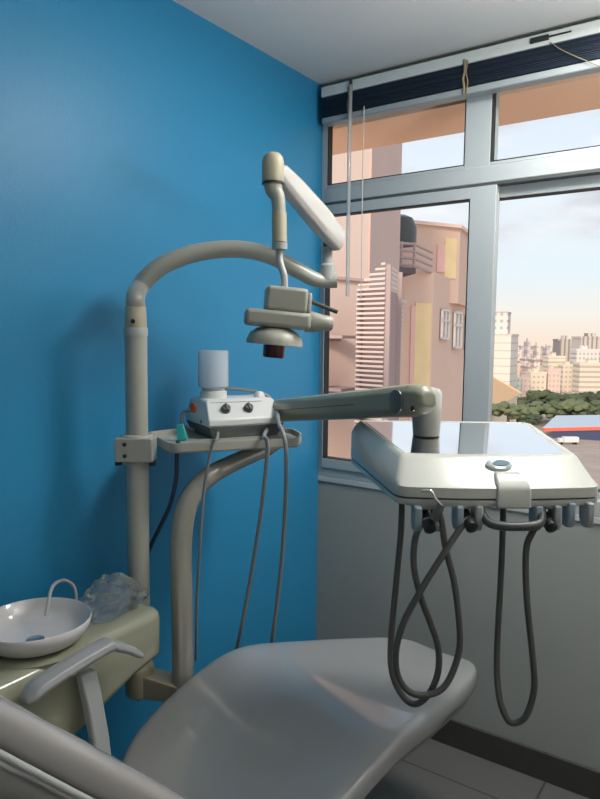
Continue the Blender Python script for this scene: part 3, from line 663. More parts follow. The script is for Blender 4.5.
b = NB(); lathe(b, [(.03, 0.8752), (.085, 0.8766), (.105, 0.8899), (.120, 0.9109), (.1245, 0.9298), (.1225, 0.9326), (.1195, 0.9305), (.112, 0.9109), (.095, 0.8920), (.06, 0.8836), (.012, 0.8815)], (bc2.x, bc2.y, 0), seg=48); bo_ = obj('bowl', b, CERAM, cu, angle=60, label='white ceramic rinsing bowl')
b = NB(); lathe(b, [(.018, 0.8815), (.020, 0.8836), (.006, 0.8843)], (bc2.x, bc2.y, 0), seg=24); obj('drain', b, CHROME, bo_)
s0 = Vector((0.1688, -1.3584, 0.9147))
b = NB(); tube(b, [(s0.x, s0.y, .868), (s0.x, s0.y, .90), (0.1656, -1.3587, 0.9323), (0.1647, -1.3694, 0.9522), (0.1667, -1.3909, 0.9668), (0.185, -1.4262, 0.9751), (0.2018, -1.4518, 0.9694), (0.2154, -1.4699, 0.9417), (0.2217, -1.4802, 0.9201)], .0042, 12); obj('spout', b, HOLD2, cu, label='thin bent water spout over the bowl')
b = NB(); cyl(b, (PX, PY - .02, .80), (PX, PY - .06, .80), .025, 16); obj('pole_bracket', b, CUSPM, cu)

# crumpled clear plastic wrap on the cuspidor
b = NB()
bmesh.ops.create_icosphere(b, subdivisions=4, radius=1.0)
pc = Vector((0.203, -1.277, 0.8781)); pc.z = .874
rnd = random.Random(3)
dirs = [Vector((rnd.uniform(-1, 1), rnd.uniform(-1, 1), rnd.uniform(-1, 1))).normalized() for _ in range(46)]
amp = [rnd.uniform(-.16, .2) for _ in dirs]
for v in b.verts:
    n_ = v.co.normalized(); k = 1.0
    for d_, a_ in zip(dirs, amp): k += a_ * max(0, n_.dot(d_) - .72) / .28
    k += .16 * math.sin(n_.x * 9 + 2 * math.sin(n_.y * 7)) * math.sin(n_.z * 8 + n_.y * 6 + 1)
    v.co = n_ * k
    x, y, z = v.co
    v.co = Vector((pc.x, pc.y, pc.z)) + Vector((x * .07, y * .105, max(-.0, z + .45) * .036 * (1.0 + .5 * math.sin(y * 3 + 1))))
bmesh.ops.remove_doubles(b, verts=b.verts, dist=.0004)
tag(obj('plastic_wrap', b, BAG, smooth=True, angle=25), 'crumpled clear plastic wrap lying on the cuspidor beside the bowl', 'plastic wrap')

# ------------------------------------------------------------------ outside: own building's eave
b = NB(); box(b, -9, 6, .15, .50, 2.475, 2.75); struct('roof_slab', b, SOFF, smooth=False)
b = NB(); box(b, -9, 6, T, .20, 2.62, 3.2); struct('trim_1', b, SOFF, smooth=False)

# ------------------------------------------------------------------ outside: pink neighbour
GZ = -30.0
def at_line(p): return Vector(p).to_2d()
nb = empty('neighbour_building', (-7.0, 8.0, GZ), 'pink rendered building with roof railings and white windows, left beyond the window', 'building')
# tower at the left
t1, t2, t3 = [at_line(p) for p in ((-3.5717, 4.6807, 2.6928), (-3.2593, 6.1436, 2.8349), (-3.7964, 8.1268, 3.0901))]
t4 = t3 + Vector((-4, 3)); t0 = t1 + Vector((-5, 1))
b = NB(); prism(b, [t0, t1, t2, t3, t4], GZ, 6.5); tw = obj('tower', b, PINKL, nb, smooth=False)
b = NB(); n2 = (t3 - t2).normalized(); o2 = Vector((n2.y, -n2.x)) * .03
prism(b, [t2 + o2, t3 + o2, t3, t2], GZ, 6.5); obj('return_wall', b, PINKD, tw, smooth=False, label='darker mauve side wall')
b = NB(); e1 = (t2 - t1).normalized(); o1 = Vector((e1.y, -e1.x)) * .05
zl = 2.3973
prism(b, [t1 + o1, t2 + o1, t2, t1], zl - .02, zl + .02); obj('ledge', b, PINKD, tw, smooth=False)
for pz in ((-3.2984, 5.4861, 1.5922), (-3.2669, 5.4305, 0.8969)):
    b = NB(); c_ = Vector(pz); box(b, c_.x - .12, c_.x + .25, c_.y - .35, c_.y + .1, c_.z - .02, c_.z + .02); box(b, c_.x - .1, c_.x - .04, c_.y - .35, c_.y + .1, c_.z - .06, c_.z + .02); obj('bracket', b, RAILM, tw, smooth=False)
# main block with windows
m1, m2, m3 = [at_line(p) for p in ((-5.4888, 10.6153, 3.0519), (-4.747, 11.7576, 3.1158), (-5.6682, 16.6383, 3.1575))]
ztop = 3.0713
m4 = m3 + Vector((-9, 2)); m0 = m1 + Vector((-4, 4))
b = NB(); prism(b, [m0, m1, m2, m3, m4], GZ, ztop); mb = obj('main_block', b, PINK, nb, smooth=False)
# upper set-back storey
u1, u2, u3 = [at_line(p) for p in ((-6.0673, 11.649, 3.8576), (-4.9417, 13.6864, 4.0251), (-5.4852, 16.0416, 4.3542))]
ut = 4.2956
b = NB(); prism(b, [u1 + Vector((-3, 4)), u1, u2, u3, u3 + Vector((-6, 3))], ztop - .6, ut); ub = obj('upper_storey', b, PINK, nb, smooth=False)
b = NB(); prism(b, [u1 + Vector((-3, 4)), u1 + Vector((.0, -.1)), u2 + Vector((.08, -.1)), u3 + Vector((.15, 0)), u3 + Vector((-6, 3))], ut, ut + .08); obj('parapet_cap', b, PINKL, ub, smooth=False)
# thin bands in yellow and pink laid on the pink walls
def wallquad(bm, p, q, z0, z1, th=.03):
    d_ = (q - p).normalized(); o_ = Vector((d_.y, -d_.x)) * th
    prism(bm, [p + o_, q + o_, q, p], z0, z1)
b = NB(); wallquad(b, m1.lerp(m2, .66), m1.lerp(m2, .96), GZ + .3, 2.3802); obj('streak_band', b, STREAKY, mb, smooth=False, label='yellow streak on the main block')
b = NB(); wallquad(b, m1.lerp(m2, .58), m1.lerp(m2, .66), GZ + .3, 2.3135); obj('streak_band', b, STREAKP, mb, smooth=False, label='pink streak on the main block')
b = NB(); wallquad(b, u1.lerp(u2, .80), u1.lerp(u2, .95), 3.0695, 4.0415); obj('streak_band', b, STREAKY, ub, smooth=False, label='yellow patch on the upper storey')
b = NB(); wallquad(b, u1.lerp(u2, .70), u1.lerp(u2, .80), 3.2127, 3.8688); obj('streak_band', b, STREAKP, ub, smooth=False, label='pink patch on the upper storey')
# white windows on the receding face
def face_window(ta, tb_, z0, z1, p, q, parent):
    a_, c_ = p.lerp(q, ta), p.lerp(q, tb_); d_ = (c_ - a_).normalized(); o_ = Vector((d_.y, -d_.x))
    wb = NB()
    for s, e_ in ((0, .10), (.45, .55), (.90, 1)):
        prism(wb, [a_.lerp(c_, s) + o_ * .08, a_.lerp(c_, e_) + o_ * .08, a_.lerp(c_, e_), a_.lerp(c_, s)], z0, z1)
    for s, e_ in ((0, .06), (.6, .65), (.94, 1)):
        zz0, zz1 = z0 + (z1 - z0) * s, z0 + (z1 - z0) * e_
        prism(wb, [a_ + o_ * .08, c_ + o_ * .08, c_, a_], zz0, zz1)
    wo = obj('window', wb, WINW, parent, smooth=False)
    gb = NB(); prism(gb, [a_ + o_ * .03, c_ + o_ * .03, c_, a_], z0, z1); obj('pane', gb, WING, wo, smooth=False)
zw = lambda px, y, d: 0
for ta, tb_, y0, y1 in ((.14, .30, 307, 337), (.43, .62, 309, 346), (.74, .95, 313, 347)):
    dd = 15.0 + 4.5 * (ta + tb_) / 2
    ztp = 1.5732 + dd * (337 - y0) / 672; zbt = 1.5732 + dd * (337 - y1) / 672
    face_window(ta, tb_, zbt, ztp, m2, m3, mb)
# terrace railing in front of the set-back storey, vent opening and slatted screen
r_a, r_b, r_c = [at_line(p) for p in ((-5.3235, 10.1305, 3.166), (-4.8103, 10.8643, 3.2088), (-4.7945, 11.7441, 3.2931))]
b = NB()
for y in (246, 253, 260, 267):
    za = 1.5732 + 14.2 * (341 - y) / 672
    tube(b, [(r_a.x, r_a.y, za), (r_b.x, r_b.y, za), (r_c.x, r_c.y, za - .08)], .03, 6, 1, smooth=False)
for t_ in (0, .33, .66, 1.0):
    p_ = r_a.lerp(r_b, t_); tube(b, [(p_.x, p_.y, 3.0), (p_.x, p_.y, 1.5732 + 14.2 * (341 - 244) / 672)], .03, 6, 1, smooth=False)
obj('railing', b, RAILM, nb, label='mauve pipe railing along the terrace')
b = NB(); p_ = at_line((-4.9941, 9.8662, 3.1222)); p2_ = at_line((-4.5979, 10.5175, 3.1634)); zs_ = 3.0463
prism(b, [p_ + Vector((-2, 2)), p_, p2_, p2_ + Vector((-2, 2))], zs_ - .12, zs_); obj('terrace_slab', b, LOUVD, nb, smooth=False)
b = NB(); p_ = at_line((-5.7234, 11.3934, 3.8009))
q_ = Vector((-5.4134, 11.4052, 4.1525))
lathe(b, [(.35, -.5), (.35, -.1), (.26, .1), (.10, .17)], q_, seg=16); obj('water_tank', b, DGREY, nb, label='dark rounded rooftop tank')
b = NB(); g0, g1 = at_line((-5.9215, 11.0423, 4.1014)), at_line((-5.6478, 11.2351, 4.105)); zg0, zg1 = 3.9475, 4.3476
for k in range(5):
    p_ = g0.lerp(g1, k / 4); cyl(b, (p_.x, p_.y, zg0 - 1.2), (p_.x, p_.y, zg1), .022, 6)
for z_ in (zg0, (zg0 + zg1) / 2, zg1): cyl(b, (g0.x, g0.y, z_), (g1.x, g1.y, z_), .022, 6)
for k in range(4):
    p_ = g0.lerp(g1, k / 4 + .125)
    tube(b, [(p_.x + .13 * math.cos(a_), p_.y + .08 * math.cos(a_), (zg0 + zg1) / 2 + .13 * math.sin(a_)) for a_ in [PI * j / 6 for j in range(12)]], .016, 6, 1, smooth=False)
obj('grille', b, DGREY, nb, label='dark wrought grille on the terrace')
b = NB(); v0, v1 = m1.lerp(m2, .0), m1.lerp(m2, .42); wallquad(b, v0, v1, 1.8372, 2.4074, .03); vo = obj('vent_opening', b, PINKD, mb, smooth=False)
b = NB()
for k in range(6):
    z_ = 1.879 + k * .098; wallquad(b, v0, v1, z_, z_ + .045, .07)
wallquad(b, v0, v1, 2.3582, 2.4235, .2)
obj('vent_slats', b, LOUV, vo, smooth=False)

# slatted screen wrapped round the stair shaft
l1, l2, l3 = [at_line(p) for p in ((-2.6654, 4.836, 1.6786), (-2.2396, 4.7671, 1.6783), (-2.5389, 5.6629, 1.6918))]
ls = empty('louvre_screen', (l2.x, l2.y, GZ), 'tall pale slatted screen wrapped round a corner in front of the pink wall', 'screen')
zt = 2.4725; zb_ = -5.0
b = NB(); n_ = int((zt - zb_) / .058)
in_ = Vector((-.10, .30))
for k in range(n_):
    z_ = zt - k * .058
    drop = .0
    t_a = min(1.0, .15 + k / 5.0)                         # the topmost slats are shorter towards the left
    la_ = l2.lerp(l1, t_a)
    prism(b, [la_, l2, l2 + in_ * .12, la_ + in_ * .12], z_ - .026, z_)
    prism(b, [l2, l3, l3 + in_ * .12, l2 + in_ * .12], z_ - .026, z_)
obj('slats', b, LOUV, ls, smooth=False)
b = NB()
for p_ in (l1, l2, l3): prism(b, [p_ + in_ * .12, p_ + in_ * .12 + Vector((.05, .03)), p_ + in_ * .3 + Vector((.05, .03)), p_ + in_ * .3], GZ, zt - .02 if p_ is not l1 else zt - .3)
obj('posts', b, RAILM, ls, smooth=False)
b = NB(); prism(b, [l1 + in_ * .5, l2 + in_ * .5, l3 + in_ * .5, l3 + in_ * 1.2, l1 + in_ * 1.2], GZ, zt - .3); obj('shaft', b, mat('mauve_shaft', (.38, .29, .30), .9), ls, smooth=False)

# ------------------------------------------------------------------ outside: tiled house
def hip_house(name, label, ra, rb, eaves, zr, ze, wallm, hw):
    ra, rb = Vector(ra), Vector(rb)
    root = empty(name, ((ra.x + rb.x) / 2, (ra.y + rb.y) / 2, GZ), label, 'house')
    d_ = (rb - ra).to_2d().normalized(); n_ = Vector((-d_.y, d_.x))
    A_, B_ = ra.to_2d(), rb.to_2d()
    E = [A_ - d_ * hw - n_ * hw, B_ + d_ * hw - n_ * hw, B_ + d_ * hw + n_ * hw, A_ - d_ * hw + n_ * hw]
    bm = NB(); ve = [bm.verts.new((p.x, p.y, ze)) for p in E]; v1_ = bm.verts.new((A_.x, A_.y, zr)); v2_ = bm.verts.new((B_.x, B_.y, zr))
    bm.faces.new((ve[0], ve[1], v2_, v1_)); bm.faces.new((ve[1], ve[2], v2_)); bm.faces.new((ve[2], ve[3], v1_, v2_)); bm.faces.new((ve[3], ve[0], v1_)); bm.faces.new(ve[::-1])
    ro = obj('roof', bm, RTILE, root, smooth=False)
    rb_ = NB()
    for p, q in ((v1_ if False else (A_.x, A_.y, zr), (E[0].x, E[0].y, ze)), ((A_.x, A_.y, zr), (E[3].x, E[3].y, ze)), ((B_.x, B_.y, zr), (E[1].x, E[1].y, ze)), ((B_.x, B_.y, zr), (E[2].x, E[2].y, ze)), ((A_.x, A_.y, zr), (B_.x, B_.y, zr))):
        cyl(rb_, p, q, .22, 6)
    obj('ridge_tiles', rb_, RIDGE, ro)
    wb = NB(); I = [Vector((A_ + (p - A_) * .93)) if i in (0, 3) else Vector((B_ + (p - B_) * .93)) for i, p in enumerate(E)]
    prism(wb, I, GZ, ze); obj('walls', wb, wallm, root, smooth=False)
hip_house('tiled_house', 'low house with an orange clay tile hip roof below the neighbouring pink building', (-42.1694, 101.3137, -3.5559), (-46.2641, 123.0584, -2.896), None, -3.2034, -8.9733, CREAM, 8.5)

# ------------------------------------------------------------------ outside: ground, shed, trees and the city
b = NB(); box(b, -1500, 900, 3.0, 2600, GZ - .5, GZ); struct('ground', b, GROUND, smooth=False)

def tower_block(name, label, px_l, px_r, d0, ztop, material, depth=14.0, cap=None, group=None, cat='building'):
    """px_l, px_r: ground points of the left and right front corners"""
    a_, c_ = at_line(px_l), at_line(px_r); d_ = (c_ - a_).normalized(); n_ = Vector((-d_.y, d_.x)) * depth
    root = empty(name, ((a_.x + c_.x) / 2, (a_.y + c_.y) / 2, GZ), label, cat, group)
    wb = NB(); prism(wb, [a_, c_, c_ + n_, a_ + n_], GZ, ztop); obj('walls', wb, material, root, smooth=False)
    rb_ = NB(); i_ = .02 * (c_ - a_).length
    prism(rb_, [a_ - d_ * i_ - n_ * .01, c_ + d_ * i_ - n_ * .01, c_ + d_ * i_ + n_ * 1.01, a_ - d_ * i_ + n_ * 1.01], ztop, ztop + .012 * d0 / 4)
    obj('roof', rb_, material if cap is None else cap, root, smooth=False)
    if d0 < 700:
        hb2 = NB(); k = .25
        prism(hb2, [a_.lerp(c_, .3) + n_ * .3, a_.lerp(c_, .55) + n_ * .3, a_.lerp(c_, .55) + n_ * .7, a_.lerp(c_, .3) + n_ * .7], ztop, ztop + .008 * d0)
        obj('rooftop_hut', hb2, material, root, smooth=False)
    return root
CTAN = facade('tan_tower_facade', (.62, .55, .50), (.30, .28, .29), 3.2, 400.0, .42, 1.0)
CCREAM = facade('cream_facade', (.74, .66, .54), (.50, .44, .38), 2.6, 3.0, .5, .4)
CCREAM2 = facade('banded_cream_facade', (.75, .67, .55), (.50, .45, .40), 40.0, 3.0, .9, .42)
CPINK = facade('pink_facade', (.72, .57, .51), (.54, .43, .41), 2.4, 3.0, .4, .4)
CWHITE = facade('white_facade', (.74, .70, .68), (.46, .43, .42), 2.6, 3.0, .45, .42)
CTOWER = facade('tower_facade', (.78, .72, .66), (.58, .52, .48), 60.0, 3.4, .97, .14)
CMINT = facade('pale_green_facade', (.70, .74, .62), (.48, .50, .44), 2.6, 3.0, .45, .4)
CFAR = facade('hazed_far_facade', (.62, .56, .56), (.47, .43, .45), 7.0, 7.0, .45, .5)  # distance haze put into the pale, low-contrast base colours
CFAR2 = facade('hazed_far_facade_warm', (.74, .65, .60), (.56, .50, .48), 7.0, 8.0, .45, .5)  # warmer version, haze in its colour too
CROOF = mat('brown_roof', (.45, .33, .28), .9)

tw_ = tower_block('apartment_tower', 'slim pale tower with a narrower top just right of the window mullion', (-105.3004, 290.4745, -0.6865), (-92.7914, 291.923, -0.5061), 300, 3.4236, CTOWER, 16.0, CTOWER)
ta_, tc_ = at_line((-105.2905, 291.7086, -0.6893)), at_line((-95.1995, 293.9082, -0.5462)); td_ = (tc_ - ta_).normalized(); tn_ = Vector((-td_.y, td_.x)) * 12
b = NB(); prism(b, [ta_, tc_, tc_ + tn_, ta_ + tn_], 2.9791, 13.6477); obj('upper_block', b, CWHITE, tw_, smooth=False)
b = NB(); prism(b, [ta_ - td_ * .2, tc_ + td_ * .2, tc_ + td_ * .2 + tn_, ta_ + tn_], 13.6477, 14.0922); obj('parapet_cap', b, RAILM, tw_, smooth=False)
am_ = Vector((-95.5698, 295.6163, 6.0748))
b = NB(); cyl(b, (am_.x, am_.y, am_.z - 4), (am_.x, am_.y, am_.z + 4.4), .24, 6); cyl(b, (am_.x - 1, am_.y, am_.z + 2.4), (am_.x + 1, am_.y, am_.z + 2.4), .16, 6); obj('antenna', b, RAILM, tw_)
tower_block('apartment_tower', 'tall tan tower with dark vertical bands, left of the two on the right skyline', (-129.1091, 519.1307, -1.5746), (-118.161, 526.8426, -1.4319), 500, 1.4602, CTAN, 14, CTAN, None)
tower_block('apartment_tower', 'tall tan tower with dark vertical bands, right of the two, cut by the photo edge', (-109.2617, 496.2972, -1.2293), (-91.538, 508.7818, -0.9983), 470, 3.413, CTAN, 16, CTAN, None)
tower_block('apartment_building', 'cream block standing directly in front of the left tan tower', (-113.8196, 431.7298, -1.1442), (-105.1342, 437.8479, -1.031), 420, -9.178, CCREAM2, 10, CCREAM2, None)
tower_block('apartment_building', 'paler white block at the foot of the right tan tower', (-104.3279, 462.9585, -1.0783), (-92.0175, 471.63, -0.9178), 440, -4.9099, CWHITE, 10, CWHITE, None)
tower_block('apartment_building', 'wide cream block with even window rows behind the trees at the right edge', (-91.575, 416.7206, -0.7821), (-75.2381, 428.2284, -0.5691), 395, -12.3814, CCREAM2, 10, CCREAM2, None)
tower_block('apartment_building', 'cream block between the pink building and the wide cream block', (-104.104, 428.7564, -0.9945), (-96.3357, 434.2284, -0.8932), 412, -14.3744, CCREAM, 10, CCREAM, None)
tower_block('apartment_building', 'narrow pink building in the middle of the row behind the trees', (-102.5985, 390.5485, -0.8824), (-96.8204, 394.6187, -0.8071), 380, -15.4844, CPINK, 9, CPINK, None)
tower_block('apartment_building', 'cream building with small windows left of the narrow pink one', (-110.0971, 382.8123, -0.9744), (-102.74, 387.9946, -0.8785), 378, -17.1693, CCREAM, 9, CCREAM, None)
tower_block('apartment_building', 'low tan building left of the cream one behind the trees', (-110.2525, 366.75, -0.9388), (-106.4785, 369.4084, -0.8896), 365, -19.8436, CPINK, 8, CPINK, None)
tower_block('apartment_building', 'pale green low building right beside the slim pale tower', (-115.2895, 357.0663, -0.99), (-108.9396, 361.5391, -0.9073), 360, -19.0852, CMINT, 8, CMINT, None)
tower_block('city_house', 'small distant house, first from the left in the band below the skyline', (-149.2829, 468.1061, -1.7509), (-145.8525, 470.5225, -1.7062), 470, -19.8355, CWHITE, 14, CROOF, 'small houses below the skyline')
tower_block('city_house', 'small distant house, second from the left in the band below the skyline', (-153.3518, 492.2369, -1.8675), (-150.3594, 494.3448, -1.8285), 492, -14.9703, CPINK, 14, CROOF, 'small houses below the skyline')
tower_block('city_house', 'small distant house, third from the left in the band below the skyline', (-157.7784, 516.1158, -1.9888), (-153.4016, 519.1988, -1.9317), 514, -19.4774, CCREAM, 14, CROOF, 'small houses below the skyline')
tower_block('city_house', 'small distant house, fourth from the left in the band below the skyline', (-160.6869, 541.0641, -2.0902), (-157.4268, 543.3605, -2.0477), 536, -14.7764, CWHITE, 14, CROOF, 'small houses below the skyline')
tower_block('city_house', 'small distant house, fifth from the left in the band below the skyline', (-138.9917, 475.3553, -1.6168), (-134.4178, 478.5771, -1.5572), 470, -18.3011, CPINK, 14, CROOF, 'small houses below the skyline')
tower_block('city_house', 'small distant house, sixth from the left in the band below the skyline', (-141.9805, 500.247, -1.7193), (-138.3895, 502.7765, -1.6725), 492, -14.0892, CWHITE, 14, CROOF, 'small houses below the skyline')
tower_block('city_house', 'small distant house, seventh from the left in the band below the skyline', (-146.5238, 524.0436, -1.8421), (-141.5218, 527.567, -1.7769), 514, -17.8034, CCREAM, 14, CROOF, 'small houses below the skyline')
tower_block('city_house', 'small distant house, eighth from the left in the band below the skyline', (-148.2986, 549.7904, -1.9287), (-144.3865, 552.5461, -1.8778), 536, -15.4049, CPINK, 14, CROOF, 'small houses below the skyline')
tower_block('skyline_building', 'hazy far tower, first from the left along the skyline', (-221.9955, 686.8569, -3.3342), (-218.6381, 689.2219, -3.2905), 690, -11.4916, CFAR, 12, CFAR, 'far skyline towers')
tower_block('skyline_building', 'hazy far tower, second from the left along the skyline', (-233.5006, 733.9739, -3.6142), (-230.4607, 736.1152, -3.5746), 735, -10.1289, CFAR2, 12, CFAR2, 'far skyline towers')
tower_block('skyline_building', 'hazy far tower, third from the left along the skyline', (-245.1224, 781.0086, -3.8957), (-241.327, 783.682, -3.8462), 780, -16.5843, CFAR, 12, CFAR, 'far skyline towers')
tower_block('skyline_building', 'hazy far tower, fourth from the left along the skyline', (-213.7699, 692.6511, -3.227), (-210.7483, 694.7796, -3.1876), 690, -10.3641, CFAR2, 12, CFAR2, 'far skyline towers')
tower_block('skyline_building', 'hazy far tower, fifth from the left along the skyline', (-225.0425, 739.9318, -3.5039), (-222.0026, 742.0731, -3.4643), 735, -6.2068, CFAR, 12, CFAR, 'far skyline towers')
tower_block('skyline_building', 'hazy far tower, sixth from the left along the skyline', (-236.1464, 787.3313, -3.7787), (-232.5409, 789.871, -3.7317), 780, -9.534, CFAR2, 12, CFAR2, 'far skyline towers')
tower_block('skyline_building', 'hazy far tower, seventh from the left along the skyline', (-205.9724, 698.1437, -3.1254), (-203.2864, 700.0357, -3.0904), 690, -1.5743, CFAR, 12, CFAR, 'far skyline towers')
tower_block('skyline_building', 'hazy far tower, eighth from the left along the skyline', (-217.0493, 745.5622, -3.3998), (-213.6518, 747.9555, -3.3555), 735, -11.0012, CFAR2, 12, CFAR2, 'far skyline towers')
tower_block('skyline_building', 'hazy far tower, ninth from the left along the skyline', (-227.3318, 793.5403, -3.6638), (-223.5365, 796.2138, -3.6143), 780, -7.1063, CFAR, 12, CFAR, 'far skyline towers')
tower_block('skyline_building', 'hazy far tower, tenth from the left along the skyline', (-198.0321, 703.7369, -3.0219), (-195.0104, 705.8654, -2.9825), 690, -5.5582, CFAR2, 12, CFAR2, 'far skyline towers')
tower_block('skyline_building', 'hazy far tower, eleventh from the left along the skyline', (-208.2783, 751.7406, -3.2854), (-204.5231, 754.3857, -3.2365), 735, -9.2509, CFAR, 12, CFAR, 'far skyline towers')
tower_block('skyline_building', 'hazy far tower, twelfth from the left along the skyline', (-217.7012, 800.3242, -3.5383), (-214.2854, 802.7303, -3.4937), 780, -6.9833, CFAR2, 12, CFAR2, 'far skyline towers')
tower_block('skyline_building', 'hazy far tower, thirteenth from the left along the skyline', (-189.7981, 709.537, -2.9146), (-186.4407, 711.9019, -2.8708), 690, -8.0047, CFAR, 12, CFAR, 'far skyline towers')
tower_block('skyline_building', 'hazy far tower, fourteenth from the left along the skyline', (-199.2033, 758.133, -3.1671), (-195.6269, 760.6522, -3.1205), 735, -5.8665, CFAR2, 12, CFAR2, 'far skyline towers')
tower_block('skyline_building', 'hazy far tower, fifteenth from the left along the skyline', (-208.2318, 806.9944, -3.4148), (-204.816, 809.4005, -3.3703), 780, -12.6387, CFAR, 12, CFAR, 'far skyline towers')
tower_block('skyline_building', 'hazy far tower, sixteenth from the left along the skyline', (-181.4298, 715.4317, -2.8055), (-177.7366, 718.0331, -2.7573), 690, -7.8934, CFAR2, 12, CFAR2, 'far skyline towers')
sh = empty('market_shed', (-50.1692, 227.9618, -30.0), 'long low shed with pale blue roof and red fascia by the trees', 'shed')
sa, sb2, sc2, sd2 = Vector((-58.8131, 222.019, -26.9278)), Vector((-35.509, 228.798, -24.9875)), Vector((-40.2954, 257.4169, -24.3658)), Vector((-61.2893, 247.4506, -25.4251))
b = NB(); rings(b, [[sa, sb2, sc2, sd2], [p + Vector((0, 0, .2)) for p in (sa, sb2, sc2, sd2)]]); obj('roof', b, SHEDR, sh, smooth=False)
b = NB(); fo = Vector((.25, -.35, 0)); rings(b, [[sa + fo, sb2 + fo, sb2, sa], [p + Vector((0, 0, -1.1)) for p in (sa + fo, sb2 + fo, sb2, sa)]]); obj('fascia', b, SHEDF, sh, smooth=False)
b = NB(); sc3 = Vector((0, 0, -.7)); rings(b, [[Vector((p.x, p.y, GZ)) for p in (sa.lerp(sb2, .12), sb2, sc2, sd2)], [p + Vector((0, 0, -.05)) for p in (sa.lerp(sb2, .12), sb2, sc2, sd2)]]); obj('walls', b, SHEDW, sh, smooth=False)

tk = Vector((-47.998, 212.2741, -28.3836))
cb2 = empty('parked_truck', (tk.x, tk.y, GZ), 'white truck parked in front of the low shed', 'truck')
TK = Matrix.Translation((tk.x, tk.y, GZ)) @ Matrix.Rotation(0.6127, 4, 'Z')
b = NB(); box(b, -2.2, 2.4, -1, 1, .7, 2.3, TK); obj('cargo_box', b, WHITEP, cb2, bevel=.05)
b = NB(); box(b, -3.6, -2.3, -.95, .95, .5, 1.9, TK); obj('cab', b, WHITEP, cb2, bevel=.2)
for wx in (-2.9, 1.4):
    for wy in (-1, .75):
        b = NB(); cyl(b, TK @ Vector((wx, wy, .42)), TK @ Vector((wx, wy + .25, .42)), .42, 16); obj('wheel', b, DARKP, cb2)


# trees in the park beyond the car park
def crown(bm, c, rx, rz, rng, clumps):
    for k in range(clumps):
        a_ = rng.uniform(0, 2 * PI); rr = math.sqrt(rng.random()) * .88
        p = Vector(c) + Vector((math.cos(a_) * rr * rx, math.sin(a_) * rr * rx, rz * (rng.uniform(-.45, .85) * (1 - rr * .6))))
        s = rng.uniform(.15, .28) * rx
        r_ = bmesh.ops.create_icosphere(bm, subdivisions=2, radius=1.0)
        for v in r_['verts']:
            k_ = 1 + rng.uniform(-.30, .30)
            v.co = p + Vector((v.co.x * s * k_, v.co.y * s * k_, v.co.z * s * .62 * k_))
def tree(label, base, rx, rz, ztop, m, seed, group='trees in the park'):
    rng = random.Random(seed); base = Vector(base)
    root = empty('park_tree', (base.x, base.y, GZ), label, 'tree', group)
    cz_ = ztop - rz
    bm = NB(); crown(bm, (base.x, base.y, cz_), rx, rz, rng, 72); obj('crown', bm, m, root, smooth=True, angle=60)
    tb2 = NB(); tube(tb2, [(base.x, base.y, GZ), (base.x + .2, base.y, GZ + (cz_ - GZ) * .5), (base.x, base.y, cz_)], [.5, .35, .2], 8, 3); obj('trunk', tb2, BARK, root)
tree('bushy tree at the left end of the park beside the tiled house', (-91.9541, 290.6721, -0.4909), 6.8, 4.0, -23.4617, LEAF, 11)
tree('dark tree, second along the back row of the park', (-90.9457, 310.5257, -0.5228), 7.82, 4.6, -23.8056, LEAF3, 12)
tree('tallest tree in the middle of the back row of the park', (-88.3911, 329.0756, -0.5289), 8.16, 4.8, -21.506, LEAF, 13)
tree('dark tree, fourth along the back row of the park', (-79.2128, 323.5763, -0.3812), 7.48, 4.4, -23.0341, LEAF3, 14)
tree('tree second from the right along the back row of the park', (-73.3057, 332.5231, -0.3154), 8.5, 5.0, -22.3154, LEAF, 15)
tree('dark tree at the right end of the back row of the park', (-64.7906, 333.7354, -0.1932), 8.5, 5.0, -20.9969, LEAF3, 16)
tree('pale tree at the left end of the front row of the park', (-76.1111, 249.1878, -0.1605), 6.8, 4.0, -22.3511, LEAF2, 17)
tree('pale spreading tree, second along the front row of the park', (-71.466, 257.2457, -0.1112), 7.82, 4.6, -21.146, LEAF2, 18)
tree('mid green tree in the middle of the front row of the park', (-66.6405, 265.4306, -0.0595), 7.82, 4.6, -20.6552, LEAF, 19)
tree('pale spreading tree, second from the right in the front row', (-59.4395, 265.7172, 0.0456), 7.48, 4.4, -19.8624, LEAF2, 20)
tree('mid green tree at the right end of the front row', (-53.2721, 270.0615, 0.126), 7.82, 4.6, -20.1577, LEAF, 21)
tree('small pale tree in front of the tiled house beside the mullion', (-30.9718, 99.1226, 0.856), 2.98, 1.75, -7.5579, LEAF2, 22)
tree('small dark tree standing left of the low shed', (-58.2505, 201.946, 0.2132), 4.42, 2.6, -19.7266, LEAF3, 23)

# ------------------------------------------------------------------ sky, sun
W = bpy.data.worlds.new('sky'); scene.world = W; W.use_nodes = True
nt = W.node_tree; nt.nodes.clear()
N = nt.nodes.new
out = N('ShaderNodeOutputWorld'); bg = N('ShaderNodeBackground'); nt.links.new(bg.outputs[0], out.inputs[0])
tc = N('ShaderNodeTexCoord'); sp_ = N('ShaderNodeSeparateXYZ'); nt.links.new(tc.outputs['Generated'], sp_.inputs[0])
cr = N('ShaderNodeValToRGB'); nt.links.new(sp_.outputs[2], cr.inputs[0])
els = cr.color_ramp.elements
els[0].position = 0.0; els[0].color = (.86, .70, .58, 1)
els[1].position = 1.0; els[1].color = (.36, .55, .78, 1)
for p_, c_ in ((.035, (.84, .78, .72, 1)), (.09, (.72, .80, .84, 1)), (.2, (.74, .80, .86, 1)), (.4, (.60, .71, .85, 1))):
    e_ = els.new(p_); e_.color = c_
mp = N('ShaderNodeMapping'); mp.inputs['Scale'].default_value = (2.2, 2.2, 7.0); mp.inputs['Location'].default_value = (1.7, 0.4, 0.3)
nt.links.new(tc.outputs['Generated'], mp.inputs[0])
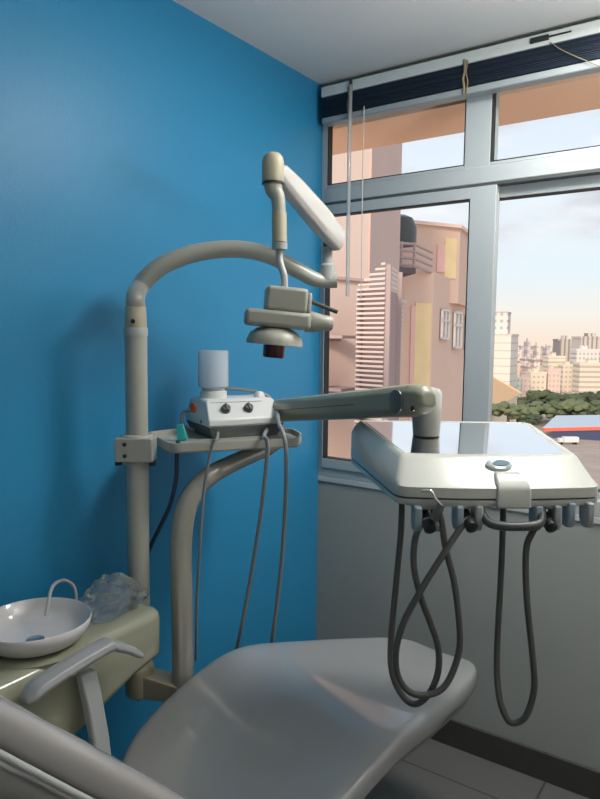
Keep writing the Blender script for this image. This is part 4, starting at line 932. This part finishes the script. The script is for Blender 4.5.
nz = N('ShaderNodeTexNoise'); nz.inputs['Scale'].default_value = 1.6; nz.inputs['Detail'].default_value = 7; nz.inputs['Roughness'].default_value = .55
nt.links.new(mp.outputs[0], nz.inputs['Vector'])
c2 = N('ShaderNodeValToRGB'); nt.links.new(nz.outputs['Fac'], c2.inputs[0])
c2.color_ramp.elements[0].position = .42; c2.color_ramp.elements[1].position = .56
el = N('ShaderNodeMapRange'); el.inputs['From Min'].default_value = .06; el.inputs['From Max'].default_value = .2; nt.links.new(sp_.outputs[2], el.inputs['Value'])
mu = N('ShaderNodeMath'); mu.operation = 'MULTIPLY'; nt.links.new(c2.outputs[0], mu.inputs[0]); nt.links.new(el.outputs[0], mu.inputs[1])
nz2 = N('ShaderNodeTexNoise'); nz2.inputs['Scale'].default_value = 3.4; nz2.inputs['Detail'].default_value = 5; nt.links.new(mp.outputs[0], nz2.inputs['Vector'])
c3 = N('ShaderNodeValToRGB'); nt.links.new(nz2.outputs['Fac'], c3.inputs[0])
c3.color_ramp.elements[0].position = .35; c3.color_ramp.elements[0].color = (.58, .57, .63, 1)
c3.color_ramp.elements[1].position = .68; c3.color_ramp.elements[1].color = (.93, .92, .93, 1)
mx = N('ShaderNodeMix'); mx.data_type = 'RGBA'; nt.links.new(mu.outputs[0], mx.inputs['Factor']); nt.links.new(cr.outputs[0], mx.inputs['A']); nt.links.new(c3.outputs[0], mx.inputs['B'])
nt.links.new(mx.outputs['Result'], bg.inputs['Color']); bg.inputs['Strength'].default_value = 1.22
SD = bpy.data.lights.new('sun', 'SUN'); SD.energy = 3.1; SD.angle = math.radians(12); SD.color = (1.0, .80, .60)
SO = bpy.data.objects.new('sun', SD); COL.objects.link(SO)
SO.rotation_euler = Vector((-.2, .9, -.38)).to_track_quat('-Z', 'Y').to_euler()
SO.location = (0, 0, 30)

# ------------------------------------------------------------------ camera
cd = bpy.data.cameras.new('camera'); cam = bpy.data.objects.new('camera', cd); COL.objects.link(cam)
cd.sensor_fit = 'HORIZONTAL'; cd.sensor_width = 36.0; cd.lens = 40.32; cd.clip_end = 5000; cd.clip_start = .02
ya, pi_, ro = .6127, .0913, .0107
fw = Vector((-math.sin(ya) * math.cos(pi_), math.cos(ya) * math.cos(pi_), -math.sin(pi_)))
rt = Vector((math.cos(ya), math.sin(ya), 0)); up = rt.cross(fw)
rt, up = rt * math.cos(ro) + up * math.sin(ro), up * math.cos(ro) - rt * math.sin(ro)
cam.matrix_world = Matrix(((rt.x, up.x, -fw.x, 1.575), (rt.y, up.y, -fw.y, -2.3829), (rt.z, up.z, -fw.z, 1.5732), (0, 0, 0, 1)))
scene.camera = cam
vs = scene.view_settings; vs.view_transform = 'Standard'; vs.look = 'None'; vs.exposure = 0.0; vs.gamma = 1.0; vs.use_curve_mapping = False
try:
    scene.cycles.use_denoising = True; scene.cycles.max_bounces = 10; scene.cycles.transparent_max_bounces = 16
    scene.cycles.sample_clamp_indirect = 6.0; scene.cycles.caustics_reflective = False; scene.cycles.caustics_refractive = False
except Exception: pass
